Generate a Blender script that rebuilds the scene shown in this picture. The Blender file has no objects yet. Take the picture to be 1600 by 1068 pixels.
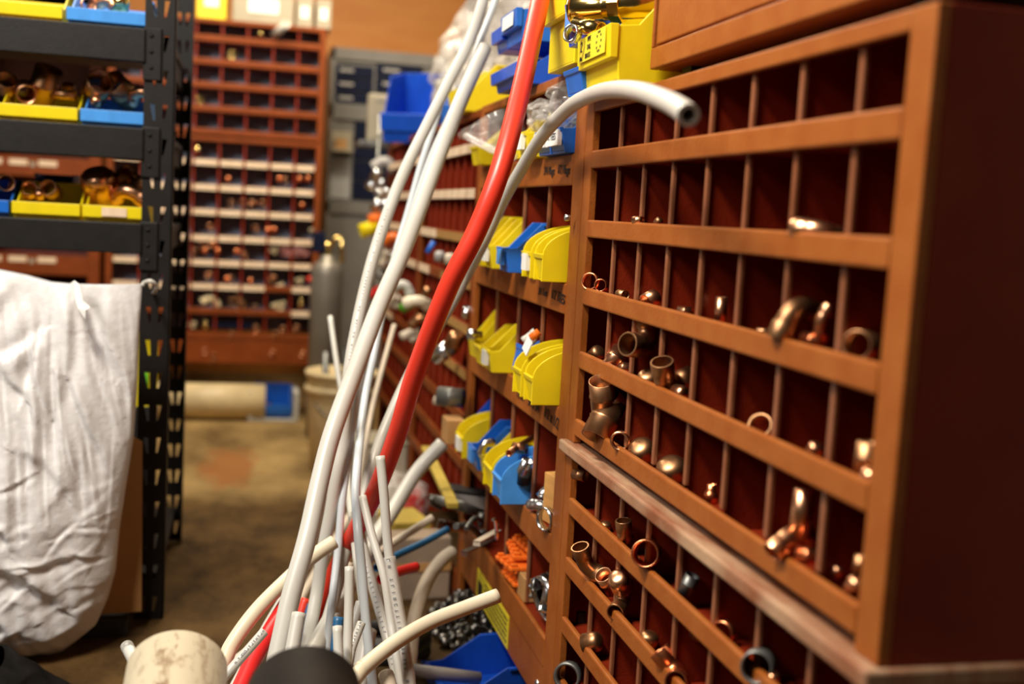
import bpy, math, random
from mathutils import Vector, Matrix

random.seed(7)
SC = bpy.context.scene
COL = SC.collection
PI = math.pi
H = 0.915            # eye height of the photographer above the floor (m)

# ------------------------------------------------------------------ camera
F, CX, CY = 1780.0, 800.0, 534.0                 # focal length in pixels of the 1600x1068 frame
fwd = Vector(((385 - CX) / F, -(313 - CY) / F, -1)).normalized()      # direction of the aisle seen by the camera
up = Vector((0.0555, 1, 0)); up.z = -(up.x * fwd.x + up.y * fwd.y) / fwd.z; up.normalize()
rgt = fwd.cross(up)
ROT = Matrix((rgt, fwd, up))                     # camera space -> world
cam_d = bpy.data.cameras.new('camera')
cam_d.sensor_width = 36; cam_d.lens = 36 * F / 1600
cam_d.clip_start = 0.05
cam_d.dof.use_dof = True
cam_d.dof.focus_distance = 1.66
cam_d.dof.aperture_fstop = 2.5
cam = bpy.data.objects.new('camera', cam_d); COL.objects.link(cam)
cam.matrix_world = Matrix.Translation((0, 0, H)) @ ROT.to_4x4()
SC.camera = cam

# ------------------------------------------------------------------ world and light
world = bpy.data.worlds.new('world'); SC.world = world; world.use_nodes = True
wbg = world.node_tree.nodes['Background']
wbg.inputs[0].default_value = (1.0, 0.86, 0.70, 1); wbg.inputs[1].default_value = 0.022

def area(name, loc, target, sx, sy, power, color):
    l = bpy.data.lights.new(name, 'AREA'); l.shape = 'RECTANGLE'; l.size = sx; l.size_y = sy
    l.energy = power; l.color = color
    o = bpy.data.objects.new(name, l); COL.objects.link(o); o.location = loc
    o.rotation_euler = (Vector(target) - Vector(loc)).to_track_quat('-Z', 'Y').to_euler()
    return o
area('aisle_lamp', (-0.72, 0.90, 2.60), (0.35, 1.6, 0.8), 0.6, 0.20, 52, (1.0, 0.90, 0.76))
area('front_lamp', (-1.5, 0.75, 2.3), (-0.6, 2.3, 0.6), 0.7, 0.7, 27, (1.0, 0.96, 0.93))
area('middle_lamp', (-0.35, 3.2, 2.75), (0.15, 3.0, 0), 0.4, 1.2, 30, (1.0, 0.90, 0.74))
area('back_lamp', (0.25, 4.15, 2.6), (0.15, 4.6, 0), 1.2, 0.4, 40, (1.0, 0.85, 0.62))

vs = SC.view_settings
vs.view_transform = 'Standard'; vs.look = 'None'; vs.gamma = 1.0; vs.exposure = 0.45
vs.use_curve_mapping = False

# ------------------------------------------------------------------ helpers: photo ray -> point
def ray(px, py): return ROT @ Vector(((px - CX) / F, -(py - CY) / F, -1.0))
EYE = Vector((0, 0, H))
def atD(px, py, d): return EYE + ray(px, py) * d
def atX(px, py, X): r = ray(px, py); return EYE + r * (X / r.x)
def atY(px, py, Y): r = ray(px, py); return EYE + r * (Y / r.y)
def atZ(px, py, Z): r = ray(px, py); return EYE + r * ((Z - H) / r.z)

# ------------------------------------------------------------------ materials
def mat(name, col, rough=0.5, metal=0.0, noise=0.0, nscale=20.0, col2=None, bump=0.0, bscale=60.0,
        trans=0.0, alpha=1.0, spec=0.5, sss=0.0, stretch=None, detail=4.0, glow=0.0):
    m = bpy.data.materials.new(name); m.use_nodes = True
    nt = m.node_tree; b = nt.nodes['Principled BSDF']
    b.inputs['Base Color'].default_value = (*col, 1)
    b.inputs['Roughness'].default_value = rough; b.inputs['Metallic'].default_value = metal
    b.inputs['Specular IOR Level'].default_value = spec
    b.inputs['Transmission Weight'].default_value = trans
    b.inputs['Alpha'].default_value = alpha
    if sss:
        b.inputs['Subsurface Weight'].default_value = sss; b.inputs['Subsurface Radius'].default_value = (0.01, 0.008, 0.006)
    if glow:                                         # light passes through thin plastic walls
        out = nt.nodes['Material Output']; tr = nt.nodes.new('ShaderNodeBsdfTranslucent'); tr.inputs[0].default_value = (*col, 1)
        mxs = nt.nodes.new('ShaderNodeMixShader'); mxs.inputs[0].default_value = glow
        nt.links.new(b.outputs[0], mxs.inputs[1]); nt.links.new(tr.outputs[0], mxs.inputs[2]); nt.links.new(mxs.outputs[0], out.inputs[0])
    if noise or bump:
        tc = nt.nodes.new('ShaderNodeTexCoord'); mp = nt.nodes.new('ShaderNodeMapping')
        nt.links.new(tc.outputs['Object'], mp.inputs[0])
        if stretch: mp.inputs['Scale'].default_value = stretch
    if noise:
        n = nt.nodes.new('ShaderNodeTexNoise'); n.inputs['Scale'].default_value = nscale; n.inputs['Detail'].default_value = detail
        nt.links.new(mp.outputs[0], n.inputs['Vector'])
        r = nt.nodes.new('ShaderNodeValToRGB')
        r.color_ramp.elements[0].position = 0.35; r.color_ramp.elements[1].position = 0.70
        c2 = col2 if col2 else tuple(min(1, c * (1 + noise)) for c in col)
        r.color_ramp.elements[0].color = (*col, 1); r.color_ramp.elements[1].color = (*c2, 1)
        nt.links.new(n.outputs['Fac'], r.inputs[0]); nt.links.new(r.outputs[0], b.inputs['Base Color'])
    if bump:
        n2 = nt.nodes.new('ShaderNodeTexNoise'); n2.inputs['Scale'].default_value = bscale; n2.inputs['Detail'].default_value = 5
        nt.links.new(mp.outputs[0], n2.inputs['Vector'])
        bp = nt.nodes.new('ShaderNodeBump'); bp.inputs['Strength'].default_value = bump; bp.inputs['Distance'].default_value = 0.005
        nt.links.new(n2.outputs['Fac'], bp.inputs['Height']); nt.links.new(bp.outputs[0], b.inputs['Normal'])
    return m

M = {}
M['brown'] = mat('shaded_brown_enamel', (0.20, 0.017, 0.005), 0.36, 0, 0.3, 14, (0.23, 0.024, 0.007), 0.12, 250, spec=0.22)  # sides and insides: same paint, their shade put into a darker red
M['brown_dusty_lit'] = mat('lit_dusty_brown_enamel', (0.30, 0.076, 0.009), 0.5, 0, 1, 26, (0.35, 0.105, 0.017), 0.15, 200, spec=0.3)  # front faces: same paint, with dust and warm light put into the colour
M['edge'] = mat('sheen_enamel_edge', (0.23, 0.075, 0.030), 0.36, 0, 0.3, 40, (0.29, 0.105, 0.048))  # sheen on the glossy divider edges, put in as a paler colour
M['ledge'] = mat('dusty_ledge', (0.24, 0.075, 0.027), 0.65, 0, 1, 9, (0.46, 0.29, 0.17), 0.2, 120, stretch=(1, 5, 1))
M['brown_plain'] = mat('plain_brown_enamel', (0.17, 0.036, 0.006), 0.5, 0, 0.3, 14, spec=0.15)
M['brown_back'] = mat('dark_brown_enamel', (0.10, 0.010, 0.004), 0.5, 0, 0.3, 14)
M['grey_back'] = mat('grey_steel_sheet', (0.30, 0.36, 0.46), 0.4, 0.1, 0.5, 6)
M['black_steel'] = mat('black_powder_steel', (0.009, 0.0075, 0.0065), 0.5, 0, 0.4, 40, None, 0.1, 300, spec=0.25)
M['yellow'] = mat('yellow_plastic', (0.95, 0.77, 0.010), 0.38, 0, 0.1, 30, (0.88, 0.70, 0.012), glow=0.18)
M['blue'] = mat('blue_plastic', (0.008, 0.075, 0.50), 0.36, 0, 0.2, 30)
M['sky_blue'] = mat('light_blue_plastic', (0.055, 0.27, 0.70), 0.42, 0, 0.2, 30)
M['mid_blue'] = mat('mid_blue_plastic', (0.012, 0.13, 0.55), 0.36, 0, 0.2, 30)
M['copper'] = mat('bright_copper', (0.95, 0.50, 0.28), 0.30, 1, 0.3, 30, (0.85, 0.40, 0.20))
M['dull_copper'] = mat('tarnished_copper', (0.60, 0.31, 0.15), 0.40, 1, 0.5, 45, (0.38, 0.19, 0.085))
M['red_copper'] = mat('red_flushed_copper', (0.95, 0.30, 0.13), 0.30, 1, 0.3, 30)
M['brass'] = mat('polished_brass', (0.78, 0.56, 0.20), 0.16, 1, 0.2, 25)
M['chrome'] = mat('bright_zinc_steel', (0.62, 0.63, 0.64), 0.24, 1, 0.3, 40)
M['iron'] = mat('dull_grey_iron', (0.16, 0.16, 0.15), 0.45, 0.8, 0.8, 40)
M['pex'] = mat('white_pex', (0.59, 0.58, 0.53), 0.36, 0, 0.05, 8, (0.54, 0.52, 0.455), sss=0.0)
M['pex_cool'] = mat('bluish_white_pex', (0.58, 0.63, 0.66), 0.34)
M['pex_beige'] = mat('aged_beige_pex', (0.50, 0.42, 0.32), 0.5, 0, 0.3, 12)
M['cream'] = mat('cream_pvc', (0.78, 0.70, 0.52), 0.38, 0, 0.1, 10, (0.72, 0.62, 0.43))
M['bore'] = mat('tube_bore', (0.42, 0.30, 0.19), 0.6)
M['red'] = mat('red_pex', (0.74, 0.045, 0.022), 0.36, 0, 0.2, 10)
M['red_bright'] = mat('bright_red_pex', (0.72, 0.02, 0.02), 0.36)
M['pex_blue'] = mat('teal_blue_pex', (0.012, 0.10, 0.23), 0.4)
M['abs'] = mat('black_abs', (0.006, 0.005, 0.0045), 0.6, 0, 1, 8, (0.030, 0.021, 0.015), 0.15, 40, detail=9, spec=0.12)
M['label'] = mat('cream_label_card', (0.70, 0.52, 0.34), 0.6, 0, 0.2, 30, (0.78, 0.62, 0.45))
M['ochre_label'] = mat('ochre_label_card', (0.30, 0.15, 0.035), 0.55, 0, 0.5, 120, (0.42, 0.24, 0.07), stretch=(6, 1, 1))
M['paper'] = mat('white_paper', (0.80, 0.80, 0.76), 0.7)
M['ink'] = mat('black_ink', (0.015, 0.012, 0.012), 0.6)
M['grey_ink'] = mat('grey_print', (0.16, 0.16, 0.17), 0.6)
M['sack'] = mat('white_woven_sack', (0.76, 0.75, 0.745), 0.50, 0, 0.1, 5, (0.70, 0.69, 0.68), 0.6, 38)
M['grey_cloth'] = mat('dark_cloth', (0.007, 0.006, 0.005), 0.9, 0, 1, 30, spec=0.1)
M['card'] = mat('brown_cardboard', (0.42, 0.22, 0.075), 0.75, 0, 0.2, 12)
M['wood'] = mat('plywood_panel', (0.58, 0.205, 0.028), 0.6, 0, 0.5, 3, (0.64, 0.25, 0.045), stretch=(1.2, 1, 6))
M['block'] = mat('pale_wood', (0.55, 0.28, 0.08), 0.5, 0, 0.4, 12, stretch=(1, 1, 5))
M['orange'] = mat('orange_plastic', (0.85, 0.17, 0.015), 0.42)
M['grey_paint'] = mat('grey_painted_metal', (0.155, 0.145, 0.13), 0.5, 0, 0.2, 10)
M['navy'] = mat('navy_drawers', (0.008, 0.011, 0.030), 0.5, spec=0.08)
M['box_white'] = mat('white_carton', (0.32, 0.28, 0.20), 0.65, 0, 0.1, 9)
M['bucket'] = mat('cream_bucket', (0.62, 0.49, 0.28), 0.45, 0, 0.3, 10)
M['tank'] = mat('grey_cylinder_paint', (0.20, 0.18, 0.15), 0.4, 0.4, 0.3, 8)
M['sticker'] = mat('yellow_sticker', (0.82, 0.68, 0.03), 0.5)
M['dull_yellow'] = mat('dull_yellow_paint', (0.42, 0.30, 0.045), 0.6, 0, 0.3, 12)
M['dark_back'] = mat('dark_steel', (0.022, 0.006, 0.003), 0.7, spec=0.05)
M['greenp'] = mat('green_plastic', (0.10, 0.42, 0.02), 0.4)
M['grey_pvc'] = mat('grey_pvc', (0.36, 0.34, 0.32), 0.4)
M['rubber'] = mat('black_rubber', (0.015, 0.015, 0.015), 0.5)
M['concrete_wall'] = mat('grey_wall_paint', (0.22, 0.19, 0.15), 0.8, 0, 0.3, 3)
M['film'] = mat('clear_plastic_film', (0.6, 0.57, 0.53), 0.10, 0, alpha=0.16, spec=0.9)
M['film_fog'] = mat('cloudy_plastic_film', (0.82, 0.78, 0.72), 0.18, 0, alpha=0.26, spec=1.0)

# worn cream pvc with brown scuffs
def scuffed():
    m = mat('scuffed_cream_pvc', (0.53, 0.46, 0.32), 0.42); nt = m.node_tree; b = nt.nodes['Principled BSDF']
    tc = nt.nodes.new('ShaderNodeTexCoord'); mp = nt.nodes.new('ShaderNodeMapping'); mp.inputs['Scale'].default_value = (1, 1, 0.45)
    n = nt.nodes.new('ShaderNodeTexNoise'); n.inputs['Scale'].default_value = 55; n.inputs['Detail'].default_value = 9; n.inputs['Roughness'].default_value = 0.72
    n2 = nt.nodes.new('ShaderNodeTexNoise'); n2.inputs['Scale'].default_value = 9
    r = nt.nodes.new('ShaderNodeValToRGB'); r.color_ramp.elements[0].position = 0.50; r.color_ramp.elements[1].position = 0.60
    r2 = nt.nodes.new('ShaderNodeValToRGB'); r2.color_ramp.elements[0].position = 0.40; r2.color_ramp.elements[1].position = 0.55
    mu = nt.nodes.new('ShaderNodeMath'); mu.operation = 'MULTIPLY'
    mx = nt.nodes.new('ShaderNodeMixRGB'); mx.inputs[1].default_value = (0.53, 0.46, 0.32, 1); mx.inputs[2].default_value = (0.17, 0.075, 0.02, 1)
    nt.links.new(tc.outputs['Object'], mp.inputs[0]); nt.links.new(mp.outputs[0], n.inputs[0]); nt.links.new(mp.outputs[0], n2.inputs[0])
    nt.links.new(n.outputs[0], r.inputs[0]); nt.links.new(n2.outputs[0], r2.inputs[0])
    nt.links.new(r.outputs[0], mu.inputs[0]); nt.links.new(r2.outputs[0], mu.inputs[1]); nt.links.new(mu.outputs[0], mx.inputs[0])
    nt.links.new(mx.outputs[0], b.inputs['Base Color'])
    return m
M['scuffed'] = scuffed()

def concrete():
    m = mat('worn_concrete', (0.3, 0.22, 0.13), 0.75, spec=0.12); nt = m.node_tree; b = nt.nodes['Principled BSDF']
    N = nt.nodes.new; L = nt.links.new
    tc = N('ShaderNodeTexCoord')
    n = N('ShaderNodeTexNoise'); n.inputs['Scale'].default_value = 3.5; n.inputs['Detail'].default_value = 9; n.inputs['Roughness'].default_value = 0.65
    mp = N('ShaderNodeMapping'); mp.inputs['Scale'].default_value = (1, 0.55, 1)
    L(tc.outputs['Object'], mp.inputs[0]); L(mp.outputs[0], n.inputs[0])
    r = N('ShaderNodeValToRGB'); e = r.color_ramp.elements
    e[0].position = 0.30; e[0].color = (0.12, 0.070, 0.026, 1); e[1].position = 0.66; e[1].color = (0.40, 0.27, 0.11, 1)
    L(n.outputs[0], r.inputs[0])
    # floor darker and browner on the near side, with a ragged boundary
    sx = N('ShaderNodeSeparateXYZ'); L(tc.outputs['Object'], sx.inputs[0])
    n3 = N('ShaderNodeTexNoise'); n3.inputs['Scale'].default_value = 5; n3.inputs['Detail'].default_value = 5; L(tc.outputs['Object'], n3.inputs[0])
    ma = N('ShaderNodeMath'); ma.operation = 'MULTIPLY_ADD'; ma.inputs[1].default_value = 0.22; L(n3.outputs[0], ma.inputs[0]); L(sx.outputs[1], ma.inputs[2])
    mr = N('ShaderNodeMapRange'); mr.inputs[1].default_value = 3.55; mr.inputs[2].default_value = 3.78; mr.inputs[3].default_value = 0.9; mr.inputs[4].default_value = 0.0
    L(ma.outputs[0], mr.inputs[0])
    mx = N('ShaderNodeMixRGB'); L(mr.outputs[0], mx.inputs[0])
    n5 = N('ShaderNodeTexNoise'); n5.inputs['Scale'].default_value = 7; n5.inputs['Detail'].default_value = 10; n5.inputs['Roughness'].default_value = 0.7; L(mp.outputs[0], n5.inputs[0])
    r5 = N('ShaderNodeValToRGB'); r5.color_ramp.elements[0].position = 0.36; r5.color_ramp.elements[0].color = (0.022, 0.010, 0.003, 1)
    r5.color_ramp.elements[1].position = 0.68; r5.color_ramp.elements[1].color = (0.100, 0.050, 0.014, 1); L(n5.outputs[0], r5.inputs[0]); L(r5.outputs[0], mx.inputs[2]); L(r.outputs[0], mx.inputs[1])
    # rust stain
    mp2 = N('ShaderNodeMapping'); mp2.inputs['Location'].default_value = (0.03, -3.98, 0); mp2.vector_type = 'POINT'
    L(tc.outputs['Object'], mp2.inputs[0])
    ln = N('ShaderNodeVectorMath'); ln.operation = 'LENGTH'
    sc = N('ShaderNodeMapping'); sc.inputs['Scale'].default_value = (1.0, 0.36, 0); L(mp2.outputs[0], sc.inputs[0]); L(sc.outputs[0], ln.inputs[0])
    n4 = N('ShaderNodeTexNoise'); n4.inputs['Scale'].default_value = 16; n4.inputs['Detail'].default_value = 4; L(sc.outputs[0], n4.inputs[0])
    ma2 = N('ShaderNodeMath'); ma2.operation = 'MULTIPLY_ADD'; ma2.inputs[1].default_value = 0.16; L(n4.outputs[0], ma2.inputs[0]); L(ln.outputs['Value'], ma2.inputs[2])
    mr2 = N('ShaderNodeMapRange'); mr2.inputs[1].default_value = 0.145; mr2.inputs[2].default_value = 0.20; mr2.inputs[3].default_value = 0.75; mr2.inputs[4].default_value = 0.0
    L(ma2.outputs[0], mr2.inputs[0])
    mx2 = N('ShaderNodeMixRGB'); mx2.inputs[2].default_value = (0.30, 0.105, 0.03, 1); L(mr2.outputs[0], mx2.inputs[0]); L(mx.outputs[0], mx2.inputs[1])
    L(mx2.outputs[0], b.inputs['Base Color'])
    bp = N('ShaderNodeBump'); bp.inputs['Strength'].default_value = 0.25; bp.inputs['Distance'].default_value = 0.01; L(n.outputs[0], bp.inputs['Height']); L(bp.outputs[0], b.inputs['Normal'])
    return m
M['concrete'] = concrete()

# ------------------------------------------------------------------ helpers: meshes
class MB:
    def __init__(s): s.v = []; s.f = []; s.sm = []
    def add(s, vs_, fs, smooth=False, T=None):
        o = len(s.v)
        s.v += [(T @ Vector(p)) if T else Vector(p) for p in vs_]
        s.f += [tuple(i + o for i in f) for f in fs]; s.sm += [smooth] * len(fs)
        return s
    def box(s, x0, x1, y0, y1, z0, z1, T=None):
        v = [(x, y, z) for z in (z0, z1) for y in (y0, y1) for x in (x0, x1)]
        return s.add(v, [(0, 2, 3, 1), (4, 5, 7, 6), (0, 1, 5, 4), (2, 6, 7, 3), (0, 4, 6, 2), (1, 3, 7, 5)], False, T)
    def prism(s, pts, x0, x1, T=None, smooth=False):            # polygon in (y,z) extruded along x
        n = len(pts)
        v = [(x0, y, z) for y, z in pts] + [(x1, y, z) for y, z in pts]
        f = [tuple(range(n))[::-1], tuple(range(n, 2 * n))] + [(i, (i + 1) % n, n + (i + 1) % n, n + i) for i in range(n)]
        return s.add(v, f, smooth, T)
    def lathe(s, prof, seg=28, T=None, closed=False, smooth=True):  # (r,z) profile about z
        n = len(prof); v = []; f = []
        for i in range(seg):
            a = 2 * PI * i / seg
            v += [(r * math.cos(a), r * math.sin(a), z) for r, z in prof]
        for i in range(seg):
            j = (i + 1) % seg
            for k in range(n - 1 + (1 if closed else 0)):
                k2 = (k + 1) % n
                f.append((i * n + k, j * n + k, j * n + k2, i * n + k2))
        return s.add(v, f, smooth, T)
    def tube(s, pts, rad, seg=20, inner=0.0, T=None, caps=True):   # rad: number or list; inner: bore as a share of the radius
        pts = [Vector(p) for p in pts]; n = len(pts)
        R = rad if isinstance(rad, (list, tuple)) else [rad] * n
        tan = [(pts[min(i + 1, n - 1)] - pts[max(i - 1, 0)]).normalized() for i in range(n)]
        a = tan[0].orthogonal().normalized(); fr = []
        for t in tan:
            a = (a - t * a.dot(t)).normalized(); fr.append((a, t.cross(a)))
        def ring(i, q): return [pts[i] + (fr[i][0] * math.cos(2 * PI * k / seg) + fr[i][1] * math.sin(2 * PI * k / seg)) * R[i] * q for k in range(seg)]
        rows = [ring(i, 1) for i in range(n)]
        if inner: rows += [ring(i, inner) for i in range(n - 1, -1, -1)]
        v = [p for r in rows for p in r]; f = []
        nr = len(rows)
        for i in range(nr if inner else nr - 1):
            j = (i + 1) % nr
            f += [(i * seg + k, i * seg + (k + 1) % seg, j * seg + (k + 1) % seg, j * seg + k) for k in range(seg)]
        smo = [True] * len(f)
        if inner:
            for i in (n - 1, nr - 1):
                for k in range(seg): smo[i * seg + k] = False
        elif caps:
            f += [tuple(range(seg))[::-1], tuple((nr - 1) * seg + k for k in range(seg))]; smo += [False, False]
        o = len(s.v); s.add(v, f, True, T); s.sm[-len(f):] = smo
        return s
    def ball(s, c, r, T=None, seg=14, ring=9):
        c = Vector(c)
        prof = [(max(1e-4, r * math.sin(PI * k / ring)), -r * math.cos(PI * k / ring)) for k in range(ring + 1)]
        return s.lathe(prof, seg, (T or Matrix()) @ Matrix.Translation(c))
    def grid(s, fn, nu, nv, smooth=True, wrap=False):
        v = [fn(i / nu, j / nv) for j in range(nv + 1) for i in range(nu + (0 if wrap else 1))]
        w = nu if wrap else nu + 1
        f = []
        for j in range(nv):
            for i in range(nu):
                f.append((j * w + i, j * w + (i + 1) % w, (j + 1) * w + (i + 1) % w, (j + 1) * w + i))
        return s.add(v, f, smooth)
    def mesh(s, name, m):
        me = bpy.data.meshes.new(name); me.from_pydata([tuple(p) for p in s.v], [], s.f)
        me.polygons.foreach_set('use_smooth', s.sm); me.materials.append(m); me.update()
        return me
    def build(s, name, m, parent=None, bevel=0.0, origin=None, world=False):
        """origin: place the object's origin there (world coordinates in).  world: verts are world coords under a moved parent."""
        if origin is not None:
            s.v = [p - Vector(origin) for p in s.v]
        if world and parent:
            inv = pmat(parent).inverted(); s.v = [inv @ p for p in s.v]
        o = bpy.data.objects.new(name, s.mesh(name, m)); COL.objects.link(o)
        if parent: o.parent = parent
        if origin is not None: o.location = origin
        if bevel:
            b = o.modifiers.new('bevel', 'BEVEL'); b.width = bevel; b.segments = 2; b.limit_method = 'ANGLE'; b.angle_limit = 0.6
        return o
def pmat(o):
    m = Matrix.LocRotScale(o.location, o.rotation_euler, o.scale)
    return pmat(o.parent) @ m if o.parent else m
def tag(o, label, cat, group=None, kind=None):
    if label: o['label'] = label
    if cat: o['category'] = cat
    if group: o['group'] = group
    if kind: o['kind'] = kind
    return o
def thing(name, label, cat, loc=(0, 0, 0), rot=(0, 0, 0), group=None):
    o = bpy.data.objects.new(name, None); COL.objects.link(o); o.empty_display_size = 0.05
    o.location = loc; o.rotation_euler = rot
    return tag(o, label, cat, group)
def struct(name, mb, m):
    return tag(mb.build(name, m), None, None, None, 'structure')
def text_mesh(name, body, size, m, parent, T, shear=0.0, depth=0.0004):
    c = bpy.data.curves.new(name, 'FONT'); c.body = body; c.size = size; c.extrude = depth; c.shear = shear; c.align_x = 'CENTER'; c.align_y = 'CENTER'
    t = bpy.data.objects.new(name, c); COL.objects.link(t)
    me = bpy.data.meshes.new_from_object(t.evaluated_get(bpy.context.evaluated_depsgraph_get()))
    bpy.data.objects.remove(t); bpy.data.curves.remove(c)
    me.transform(T); me.materials.clear(); me.materials.append(m); me.name = name
    o = bpy.data.objects.new(name, me); COL.objects.link(o); o.parent = parent
    return o
FRONT = Matrix.Rotation(PI / 2, 4, 'X')          # text plane standing up and facing local -y

def catmull(P, per=8):
    P = [Vector(p) for p in P]; Q = [P[0] * 2 - P[1]] + P + [P[-1] * 2 - P[-2]]; out = []
    for i in range(1, len(Q) - 2):
        a, b, c, d = Q[i - 1:i + 3]
        for k in range(per):
            t = k / per
            out.append(0.5 * ((2 * b) + (c - a) * t + (2 * a - 5 * b + 4 * c - d) * t * t + (3 * b - a - 3 * c + d) * t ** 3))
    return out + [P[-1]]

ORD = ['first', 'second', 'third', 'fourth', 'fifth', 'sixth', 'seventh', 'eighth']

# ------------------------------------------------------------------ the setting
struct('floor', MB().box(-4.0, 1.3, -1.2, 7.2, -0.1, 0.0), M['concrete'])
struct('wall_back', MB().box(-4.0, 1.3, 6.2, 6.35, 0.0, 3.2), M['wood'])
struct('wall_right', MB().box(1.12, 1.27, -1.2, 6.2, 0.0, 3.2), M['concrete_wall'])
struct('wall_left', MB().box(-4.1, -3.95, -1.2, 6.2, 0.0, 3.2), M['concrete_wall'])

# ------------------------------------------------------------------ pigeonhole cabinets
XF = 0.504
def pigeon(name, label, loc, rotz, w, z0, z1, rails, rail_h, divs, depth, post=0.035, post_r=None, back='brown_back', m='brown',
           strips=None, top_h=0.018, div_t=0.0085, floor_at='bottom', kick=None, legs=0.0, rail_m='brown_dusty_lit', group=None, legw=0.035, top_plate=True, hem='edge'):
    """front at local y=0, width along local x, depth along +y; rails: z of the lip tops"""
    t = thing(name, label, 'shelf cabinet', (*loc, 0), (0, 0, rotz), group)
    pr = post_r or post
    for a, b, s in ((0, post, 0), (w - pr, w, 1)):
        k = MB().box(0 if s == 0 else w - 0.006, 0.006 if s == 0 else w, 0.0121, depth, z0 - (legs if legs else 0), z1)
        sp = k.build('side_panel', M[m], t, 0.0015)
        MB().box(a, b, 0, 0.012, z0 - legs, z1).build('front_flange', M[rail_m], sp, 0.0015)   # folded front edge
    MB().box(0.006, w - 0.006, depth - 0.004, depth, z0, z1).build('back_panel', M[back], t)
    if top_plate:
        k = MB().box(post, w - pr, 0.0, 0.01, z1 - top_h, z1); k.box(0.006, w - 0.006, 0.01, depth - 0.004, z1 - 0.004, z1)
        k.build('top_panel', M[rail_m], t, 0.002)
    low = (min(rails) - rail_h) if rails else z0
    shelf = []
    for i, zr in enumerate(rails):
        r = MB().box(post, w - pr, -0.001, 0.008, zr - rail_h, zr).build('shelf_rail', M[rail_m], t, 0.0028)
        zf = zr - rail_h if floor_at == 'bottom' else zr - 0.006
        MB().box(0.006, w - 0.006, 0.008, depth - 0.004, zf, zf + 0.004).build('shelf', M[m], t)
        shelf.append((r, zf + 0.004))
        if strips and strips[i]:
            n = len(divs) + 1; ed = [post] + list(divs) + [w - pr]
            for k in range(n):
                if strips[i] != 'full' and not strips[i][k % len(strips[i])] == '1': continue
                MB().box(ed[k] + 0.006, ed[k + 1] - 0.006, -0.0025, -0.001, zr - rail_h + 0.002, zr - 0.002).build('label_strip', M['label'], r)
    for x in divs:
        dv = MB().box(x - 0.0012, x + 0.0012, 0.0145, depth - 0.004, low, z1 - 0.004).build('divider', M[m], t)
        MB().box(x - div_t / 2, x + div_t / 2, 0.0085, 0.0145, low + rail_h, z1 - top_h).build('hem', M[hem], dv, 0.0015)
    if kick:
        MB().box(post * 0.3, w - pr * 0.3, 0.002, 0.012, kick[0], kick[1]).build('kick_board', M[rail_m], t, 0.002)
    return t, shelf

R90 = -PI / 2
# near pair, 8 columns of about 0.109 m
NY0, NY1 = 0.789, 1.702
ndiv = [NY1 - (0.911 + 0.1088 * k) for k in range(6, -1, -1)]
N_RAILS = [z + H for z in (0.103, -0.0005, -0.103, -0.2012, -0.306)]
near_up, near_up_shelf = pigeon('pigeonhole_cabinet', 'near brown steel pigeonhole cabinet, upper one, five rows of eight open compartments of copper fittings',
       (XF, NY1), R90, NY1 - NY0, H - 0.345, H + 0.179, N_RAILS, 0.0265, ndiv, 0.305, 0.035, 0.036)
L_RAILS = [z + H for z in (-0.432, -0.527, -0.624, -0.722, -0.818)]
near_low, near_low_shelf = pigeon('pigeonhole_cabinet', 'near brown steel pigeonhole cabinet standing on the floor under the upper one, with dusty ledge',
       (XF, NY1), R90, NY1 - NY0, 0.0, H - 0.349, L_RAILS, 0.0265, ndiv, 0.33, 0.030, 0.036, top_plate=False, kick=(0.0, H - 0.845))
k = MB().box(-0.004, NY1 - NY0 + 0.006, -0.013, 0.33, H - 0.363, H - 0.3455)
k.build('ledge', M['ledge'], near_low, 0.003)

# middle unit with wide compartments
MY0, MY1 = 1.706, 2.525
mdiv = [MY1 - y for y in (2.312, 2.118, 1.938)]
M_RAILS = [z + H for z in (0.103, -0.104, -0.305, -0.518, -0.696)]
middle, middle_shelf = pigeon('bin_cabinet', 'middle brown steel cabinet holding small yellow and blue bins, black handwriting on its rails',
       (XF, MY1), R90, MY1 - MY0, H - 0.822, H + 0.236, M_RAILS, 0.05, mdiv, 0.305, 0.022, 0.056, floor_at='top', legs=H - 0.822, kick=(H - 0.822, H - 0.748))
def scrawl(rail_i, y, body, size=0.022, dz=0.0, lean=0.25):
    r, _ = middle_shelf[rail_i]
    T = Matrix.Translation((MY1 - y, -0.0022, M_RAILS[rail_i] - 0.025 + dz)) @ FRONT @ Matrix.Rotation(random.uniform(-0.06, 0.06), 4, 'Z')
    text_mesh('handwriting', body, size, M['ink'], r, T, lean)
scrawl(0, 1.905, '3/4 Plugs', 0.020); scrawl(0, 1.813, '1/2 Plugs', 0.021)
scrawl(1, 1.900, '3/4 Tees', 0.018); scrawl(1, 1.803, '1/2 TEES', 0.023)
scrawl(2, 2.02, '1 x 1/2', 0.02); scrawl(2, 1.92, '3/4 x 3/4', 0.022); scrawl(2, 1.80, '1/2 x 1/2', 0.026)
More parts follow.
